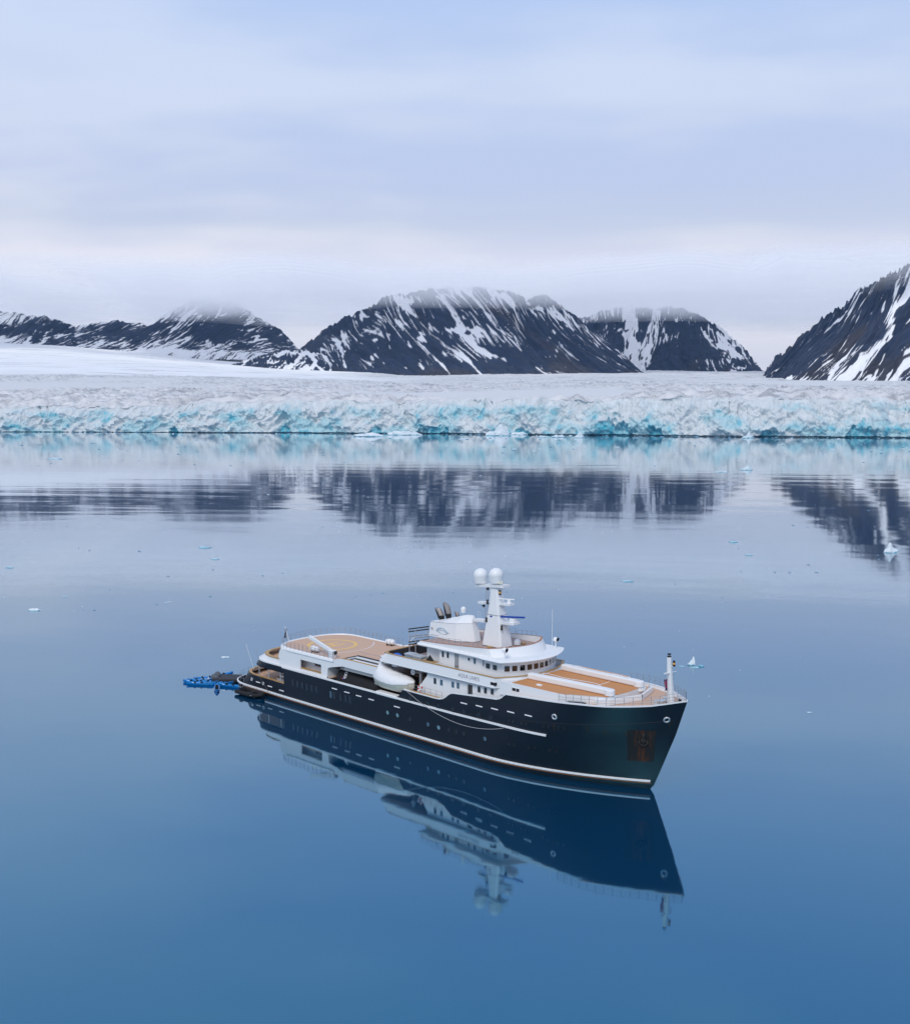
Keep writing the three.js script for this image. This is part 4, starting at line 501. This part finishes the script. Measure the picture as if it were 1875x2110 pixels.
// canisters, boxes, bundles
function canister(label, x, y, z, turn) { const o = aboard('life_raft_canister', label, 'life raft', x, y, z, turn, 'white life raft canisters'); mesh('shell', new THREE.CapsuleGeometry(.42, .75, 6, 18).rotateZ(Math.PI / 2).translate(0, .55, 0), white, o); mesh('band', merge([-.3, .3].map(q => new THREE.CylinderGeometry(.435, .435, .06, 18).rotateZ(Math.PI / 2).translate(q, .55, 0))), grey, o); mesh('cradle', merge([bx(-.45, -.3, 0, .3, -.35, .35), bx(.3, .45, 0, .3, -.35, .35)]), dark, o); }
canister('white life raft canister by the crane on the helideck edge', -19.3, 7.96, 5.3, .15);
canister('white life raft canister at the far forward edge of the helideck', -15.2, 7.96, -5.3, .2);
{ const mk = (label, x, z, w, d, h, m, turn) => { const o = aboard('storage_box', label, 'box', x, 9.42, z, turn, 'boxes on the after bridge deck'); mesh('body', rbx(-w / 2, w / 2, 0, h * .84, -d / 2, d / 2, .05), m, o); mesh('lid', rbx(-w / 2 - .04, w / 2 + .04, h * .86, h, -d / 2 - .04, d / 2 + .04, .05), mat(.42, .46, .50, .6), o); };
  mk('blue grey storage box on the after bridge deck', .3, 4.9, 1.4, 1.1, 1.45, mat(.20, .28, .37, .6), .1); mk('pale grey storage box beside the blue grey one', 1.9, 4.9, 1.5, 1.1, 1.4, mat(.34, .36, .37, .7), .05);
  const t = aboard('tarpaulin', 'bright blue folded tarpaulin on the after bridge deck', 'tarpaulin', -2.0, 9.42, 5.2); const rows = []; for (let i = 0; i <= 16; i++) { const r = []; for (let j = 0; j <= 12; j++) { const u = i / 8 - 1, v = j / 6 - 1; r.push([u * 1.0, 1.1 * Math.max(0, 1 - u ** 4) * Math.max(0, 1 - v ** 4) + .12 * noise(u * 4, v * 4), v * .5]); } rows.push(r); } mesh('sheet', quads(rows), mat(.01, .13, .6, .6), t);
  const c = aboard('covered_bundle', 'black peaked cover on a board outside the bridge', 'cover', 4.6, 10.62, 5.6, 0); mesh('board', bx(-1.1, 1.1, 0, .08, -.35, .35), varnish, c); mesh('cover', new THREE.ConeGeometry(.62, .72, 9).scale(1.1, 1, .5).translate(-.1, .44, 0), black, c);
  for (let i = 0; i < 5; i++) { const o = aboard('spar', ['white spar leaning farthest aft in the well behind the bridge', 'second white spar from the aft end of the well', 'middle one of five white spars in the well', 'fourth white spar from the aft end of the well', 'white spar leaning nearest the stowage frame'][i], 'spar', -2.6 + i * .45, 9.42, -5.6, 0, 'leaning white spars'); mesh('pole', beam([0, 0, 1.3], [.9, 1.35, -.2], .06, 8), cream, o); }
  for (const [x, z, k] of [[-9.5, -5.7, 0], [-8.2, -5.6, 1], [-7.2, -5.8, 2], [-6.0, -5.6, 3]]) { const o = aboard('gear_bundle', ['white covered gear bundle at the port rail nearest the helideck', 'brown gear crate at the port rail beside the covered bundle', 'low teal and white gear bag at the port rail', 'pale gear bundle at the port rail nearest the stowage frame'][k], 'gear', x, 7.955, z, k * .3, 'deck gear along the port rail'); const g = new THREE.IcosahedronGeometry(.5, 2), P = g.attributes.position; for (let i = 0; i < P.count; i++) { const q = 1 + .25 * noise(P.getX(i) * 4 + k * 5, P.getY(i) * 4 + P.getZ(i) * 3); P.setXYZ(i, P.getX(i) * q, Math.max(-.45, P.getY(i) * q * .9), P.getZ(i) * q); } g.computeVertexNormals(); g.translate(0, .46, 0); mesh('cover', g, [white, varnish, mat(.1, .25, .3, .7), cream][k], o); mesh('lashing', new THREE.TorusGeometry(.5, .03, 5, 20).rotateY(.5).translate(0, .45, 0), dark, o); } }
// mooring rope slung along the side
{ const o = tag(mesh(numbered('mooring_rope'), tube([[1.3, 6.6, 6.95], [4.5, 5.45, 7.08], [8, 4.55, 7.12], [12, 4.15, 7.1], [16, 4.5, 6.95], [20, 5.6, 6.75], [23, 6.7, 6.75], [25.75, 7.9, 6.72]].map(([x, y, z]) => { const p = toWorld(x, y, z); return [p.x, p.y, p.z]; }), .03, 90, 6), rope, scene), 'pale mooring rope slung in a curve along the navy hull side', 'rope'); }
{ const o = tag(mesh(numbered('mooring_rope'), tube([[-31.0, 2.7, 6.6], [-29.6, 1.7, 6.72], [-28.4, .95, 6.95]].map(([x, y, z]) => { const p = toWorld(x, y, z); return [p.x, p.y, p.z]; }), .03, 30, 5), mat(.12, .13, .15, .9), scene), 'dark painter line running down to the black inflatable dinghy', 'rope'); }

// kayaks rafted off the stern
const kayakProto = (() => { const g = new THREE.Group(), L = 2.1, st = 36, hull = [], deckR = []; const b = u => .40 * Math.max(0, 1 - Math.abs(u) ** 2.6) ** .8 + .012, rise = u => .20 * Math.abs(u) ** 3.2;
  for (let i = 0; i <= st; i++) { const u = -1 + 2 * i / st, h = [], d = []; for (let j = -6; j <= 6; j++) { const t = j / 6; h.push([u * L, -.08 + rise(u) * .7 + .34 * Math.abs(t) ** 2.2, b(u) * Math.sign(t) * Math.abs(t) ** .6]); }
    for (let j = -6; j <= 6; j++) { const t = Math.abs(j) / 6, well = Math.abs(u) < .82 ? smooth(.82, .6, Math.abs(u)) : 0; const rim = Math.exp(-(((t - .82) / .22) ** 2)) * .10; d.push([u * L, .26 + rise(u) * .7 + rim - well * .12 * smooth(.75, .45, t) + (1 - t) * .05 * (1 - well), b(u) * j / 6]); } hull.push(h); deckR.push(d); }
  mesh('hull', quads(hull), kayakBlue, g); mesh('deck', quads(deckR), kayakBlue, g); mesh('cockpit', prism(roundRect(-1.15, 1.05, -.23, .23, .2, 5), .19, .215), black, g);
  for (const x of [-.75, .35]) mesh('seat', rbx(x - .12, x + .1, .2, .52, -.2, .2, .05), black, g);
  return g; })();
function kayak(label, x, z, turn, group = 'blue kayaks rafted off the stern', y = 0) { const o = kayakProto.clone(); o.name = numbered('kayak'); o.position.set(x, y, z); o.rotation.y = turn; scene.add(o); tag(o, label, 'kayak', group); return o; }
kayak('leftmost blue kayak of the raft floating off the stern', -40.2, -168.0, -.26);
kayak('blue kayak at the near left edge of the raft', -39.3, -166.9, -.14);
kayak('blue kayak in the raft just left of the one pointing at the viewer', -38.6, -168.0, -.10);
kayak('far left blue kayak lying behind the front ones of the raft', -39.6, -169.2, .10);
kayak('blue kayak behind the grey bundle on the raft', -38.9, -170.5, .30);
kayak('farthest blue kayak with raised bow behind the black raft', -37.0, -172.4, .80);
kayak('blue kayak lying along the front of the black raft', -36.0, -167.2, .32);
kayak('blue kayak nearest the ship hull, right end of the raft', -34.2, -165.5, -.34);
kayak('blue kayak pointing straight at the viewer', -36.05, -164.2, -1.36);
{ const o = thing('floating_dock', 'black inflatable floating dock tied between the stern and the kayaks', 'dock', V(-35.6, 0, -169.4), -.05); for (let i = 0; i < 5; i++) mesh('tube', new THREE.CapsuleGeometry(.36, 3.4, 5, 14).rotateZ(Math.PI / 2).translate(0, .28, -1.5 + i * .72), black, o); mesh('top_mat', rbx(-2.0, 2.0, .5, .66, -1.7, 1.6, .06), dark, o); }
{ const o = thing('gear_heap', 'grey covered heap of paddling gear among the kayaks', 'gear', V(-37.6, .3, -169.5), .3); for (const [x, y, z, r] of [[0, .3, 0, .5], [.55, .45, -.5, .55], [.3, .25, .5, .4]]) { const g = new THREE.IcosahedronGeometry(r, 2), P = g.attributes.position; for (let i = 0; i < P.count; i++) { const q = 1 + .3 * noise(P.getX(i) * 4 + x * 9, P.getY(i) * 4 + P.getZ(i) * 3); P.setXYZ(i, P.getX(i) * q, P.getY(i) * q, P.getZ(i) * q); } g.computeVertexNormals(); mesh('bag', g.translate(x, y, z), mat(.10, .11, .13, .7), o); } mesh('white_flask', cyl(.1, .1, .3, -.9, .15, .5, 10), white, o); }
// black inflatable dinghy alongside the quarter
{ const o = aboard('inflatable_dinghy', 'black inflatable dinghy with outboard lying against the starboard quarter', 'dinghy', -31.2, 0, 8.0, .03);
  const P = [[-2.5, .42, -.85], [-1, .42, -.9], [1, .45, -.88], [2.0, .52, -.6], [2.65, .6, 0], [2.0, .52, .6], [1, .45, .88], [-1, .42, .9], [-2.5, .42, .85]];
  mesh('tubes', merge([tube(P, .29, 70, 14), new THREE.SphereGeometry(.29, 12, 8).translate(-2.5, .42, -.85), new THREE.SphereGeometry(.29, 12, 8).translate(-2.5, .42, .85)]), black, o); mesh('floor', bx(-2.3, 1.9, .12, .2, -.75, .75), dark, o); mesh('transom', bx(-2.25, -2.1, .1, .75, -.75, .75), dark, o); mesh('thwart', rbx(-.3, .1, .4, .55, -.8, .8, .04), dark, o);
  const e = mesh('outboard', merge([rbx(-2.75, -2.2, .75, 1.35, -.22, .22, .1), bx(-2.55, -2.4, -.2, .8, -.06, .06)]), dark, o); mesh('cowling_band', rbx(-2.77, -2.18, .92, 1.0, -.23, .23, .03), steel, e); mesh('registration_plate', merge([bx(.3, .9, .42, .52, 1.165, 1.175), bx(1.2, 1.5, .44, .52, 1.10, 1.12)]), mat(.6, .65, .68, .6), o); }

// ───────────────────────── ice afloat ─────────────────────────
const bergMat = new THREE.MeshPhysicalMaterial({ vertexColors: true, color: lin(1, 1, 1), roughness: .45 });
function berg(seed, w, h, d, o = {}) { const g0 = new THREE.IcosahedronGeometry(1, o.detail ?? 4), P = g0.attributes.position, C = [];
  for (let i = 0; i < P.count; i++) { let x = P.getX(i), y = P.getY(i), z = P.getZ(i); const n = .35 * noise(x * 1.7 + seed, z * 1.7 + y) + .22 * noise(x * 4 + seed * 2, y * 4 + z * 3) + .1 * noise(x * 9 + z * 5, y * 9 + seed); let q = 1 + n; let yy = y * q; const pk = o.peak ? Math.max(0, 1 - Math.hypot(x - o.peak, z) * 1.5) * 1.2 : 0; yy = yy > 0 ? yy * (.55 + pk + .5 * noise(x * 2.5 + seed * 3, z * 2.5)) : yy * .5; P.setXYZ(i, x * q * w / 2, yy * h, z * q * d / 2);
    const under = yy < .10 + .08 * n, bl = clamp((under ? .85 : .0) + (o.blue ?? .2) + .6 * noise(x * 2 + seed, y * 3 + z)); C.push(lerp(.72, .04, bl), lerp(.78, .36, bl), lerp(.82, .50, bl)); }
  g0.setAttribute('color', new THREE.Float32BufferAttribute(C, 3)); g0.deleteAttribute('normal'); g0.deleteAttribute('uv'); return g0; }
const floe = (label, x, z, seed, w, h, d, o = {}, group) => { const q = mesh(numbered('ice_floe'), berg(seed, w, h, d, o), bergMat, scene); q.position.set(x, -h * .02, z); q.rotation.y = o.turn ?? 0; return tag(q, label, 'ice floe', group); };
floe('long flat ice floe farthest left before the blue cavern', -142, -1822, 1.1, 44, 9, 16, { blue: .05 });
floe('broken two humped ice floe right of the long flat one', -90, -1940, 2.3, 60, 11, 18, { blue: .05 });
floe('ice floe with a sharp white peak near the ice cliff', 74, -1888, 3.7, 40, 14, 16, { blue: .02, peak: .3 });
floe('low flat ice floe right of the peaked one', 113, -1965, 4.9, 34, 8, 12, { blue: .05 });
floe('thin low ice slab in front of the blue cavern', 12, -1662, 6.2, 14, 2, 6, {});
floe('small rounded ice floe left of the turquoise ice', 139, -1752, 7.7, 16, 5, 8, {});
floe('wide ice floe in front of the turquoise ice', 166, -1775, 8.8, 24, 6, 10, {});
floe('ice floe beside the turquoise ice at its right', 195, -1740, 9.6, 16, 6, 8, { peak: .1 });
floe('lone ice floe under the right part of the ice cliff', 459, -1734, 10.4, 18, 6, 9, { peak: .2 });
floe('ice floe with an upright white fin beyond the bow', 39.3, -180.4, 11.3, 1.5, 1.0, 1.0, { blue: .1, peak: .45, detail: 3 });
floe('blue ice lump right of the white finned floe', 40.6, -179.3, 12.1, 1.1, .45, .8, { blue: .7, detail: 3 });
floe('low blue ice lump in front of the white finned floe', 39.4, -178.2, 13.7, 1.4, .35, .8, { blue: .5, detail: 3 });
floe('tiny ice crumb between the bow mast and the finned floe', 37.4, -179.2, 14.2, 1.1, .2, .5, { blue: .5, detail: 2 });
floe('spiky white ice floe in the dark reflection at the right edge', 129.6, -327, 15.8, 3.6, 2.0, 2.4, { blue: -.1, peak: .1, detail: 3 });
floe('small white ice floe right behind the spiky one', 132.3, -330, 16.4, 2, 1.2, 1.5, { blue: -.1, detail: 3 });
floe('flat winged blue ice floe above the bow in the photo', 42.7, -270.8, 17.9, 3.4, .5, 1.4, { blue: .5, detail: 3 });
floe('pale ice floe alone in the open water at left', -88.9, -230.7, 18.3, 2.6, .8, 1.3, { blue: .05, detail: 3 });
floe('row of low dark ice lumps below the left mountain reflection', -77, -338.3, 19.1, 4.2, .7, 1.6, { blue: .5, detail: 3 });
floe('small dark ice lump right of the low row', -68.2, -311.7, 20.6, 2.4, .5, 1.2, { blue: .5, detail: 3 });
floe('low blue ice floe under the right mountain reflection', 89.4, -352.6, 21.7, 3.2, .6, 1.4, { blue: .5, detail: 3 });
floe('small blue ice floe nearer than the low blue one', 86, -320.4, 22.5, 2.6, .5, 1.3, { blue: .5, detail: 3 });
floe('thin ice piece in the open water right of the bow', 49.5, -151.2, 23.9, .9, .18, .4, { blue: .4, detail: 2 });
floe('thin pale ice piece in the water behind the kayaks', -39.3, -185.9, 24.4, 1.7, .3, .7, { blue: .1, detail: 2 });
floe('dark ice lump at the left edge of the water', -119.7, -294.5, 25.2, 2.2, .5, 1.1, { blue: .5, detail: 2 });
floe('small ice piece above the lone pale floe at left', -88.5, -247.8, 26.1, 1.2, .3, .7, { blue: .4, detail: 2 });
floe('white ice floe before the gap between the right mountains', 208.6, -788.9, 27.3, 9, 2.4, 4, { peak: .2, detail: 3 });
floe('flat ice floe left of the white one before the gap', 184.4, -762.9, 28.8, 9, 1.4, 3.5, { detail: 3 });
floe('pale flat ice floe near the left end of the ice cliff reflection', -351.7, -971.3, 29.6, 14, 2, 5, { blue: .3, detail: 3 });
{ // brash: crumbs of ice too small and many to count
  const g = new THREE.IcosahedronGeometry(.5, 0); g.scale(1.3, .35, .7); const rnd = rng(99), list = [];
  const drop = (x, z, s) => list.push([x, z, s, rnd() * 6.28]);
  for (let i = 0; i < 700; i++) { const t = .2 + .7 * rnd(), p = shoreAt(t), o = 16 + 130 * rnd() ** 2; drop(p.x + p.nx * o, p.z + p.nz * o, 1.6 + 5 * rnd() ** 4); }
  for (let i = 0; i < 900; i++) { const z = -1000 - 900 * rnd() ** .6, x = (rnd() * 2 - 1) * -z * .46; if (noise(x / 160 + 5, z / 120) > -.12) drop(x, z, 1.2 + 3.4 * rnd() ** 3); }
  for (let i = 0; i < 900; i++) { const z = -230 - 760 * rnd() ** 1.4, x = (rnd() * 2 - 1) * -z * .46; if (noise(x / 60 + 15, z / 60) > .02) drop(x, z, .22 + .9 * rnd() ** 3 * (-z / 400)); }
  for (let i = 0; i < 160; i++) { const z = -205 - 170 * rnd(), x = -z * (-.16 + .12 * rnd()); drop(x, z - 130, .2 + .3 * rnd()); }
  for (let i = 0; i < 110; i++) { const z = -160 - 90 * rnd(), x = (rnd() * 2 - 1) * -z * .44; drop(x, z, .12 + .22 * rnd() ** 2); }
  const im = new THREE.InstancedMesh(g, mat(.20, .36, .46, .5), list.length), M = new THREE.Matrix4(); im.name = 'ice_fragments'; im.userData = { kind: 'stuff', label: 'loose crumbs of ice drifting on the water' };
  list.forEach(([x, z, s, a], i) => { M.makeRotationY(a).scale(V(s, s, s)).setPosition(x, .02 * s, z); im.setMatrixAt(i, M); im.setColorAt(i, i % 4 ? lin(.8, .9, 1) : lin(3, 2, 1.7)); }); im.castShadow = im.receiveShadow = true; scene.add(im); }
renderer.render(scene, camera);
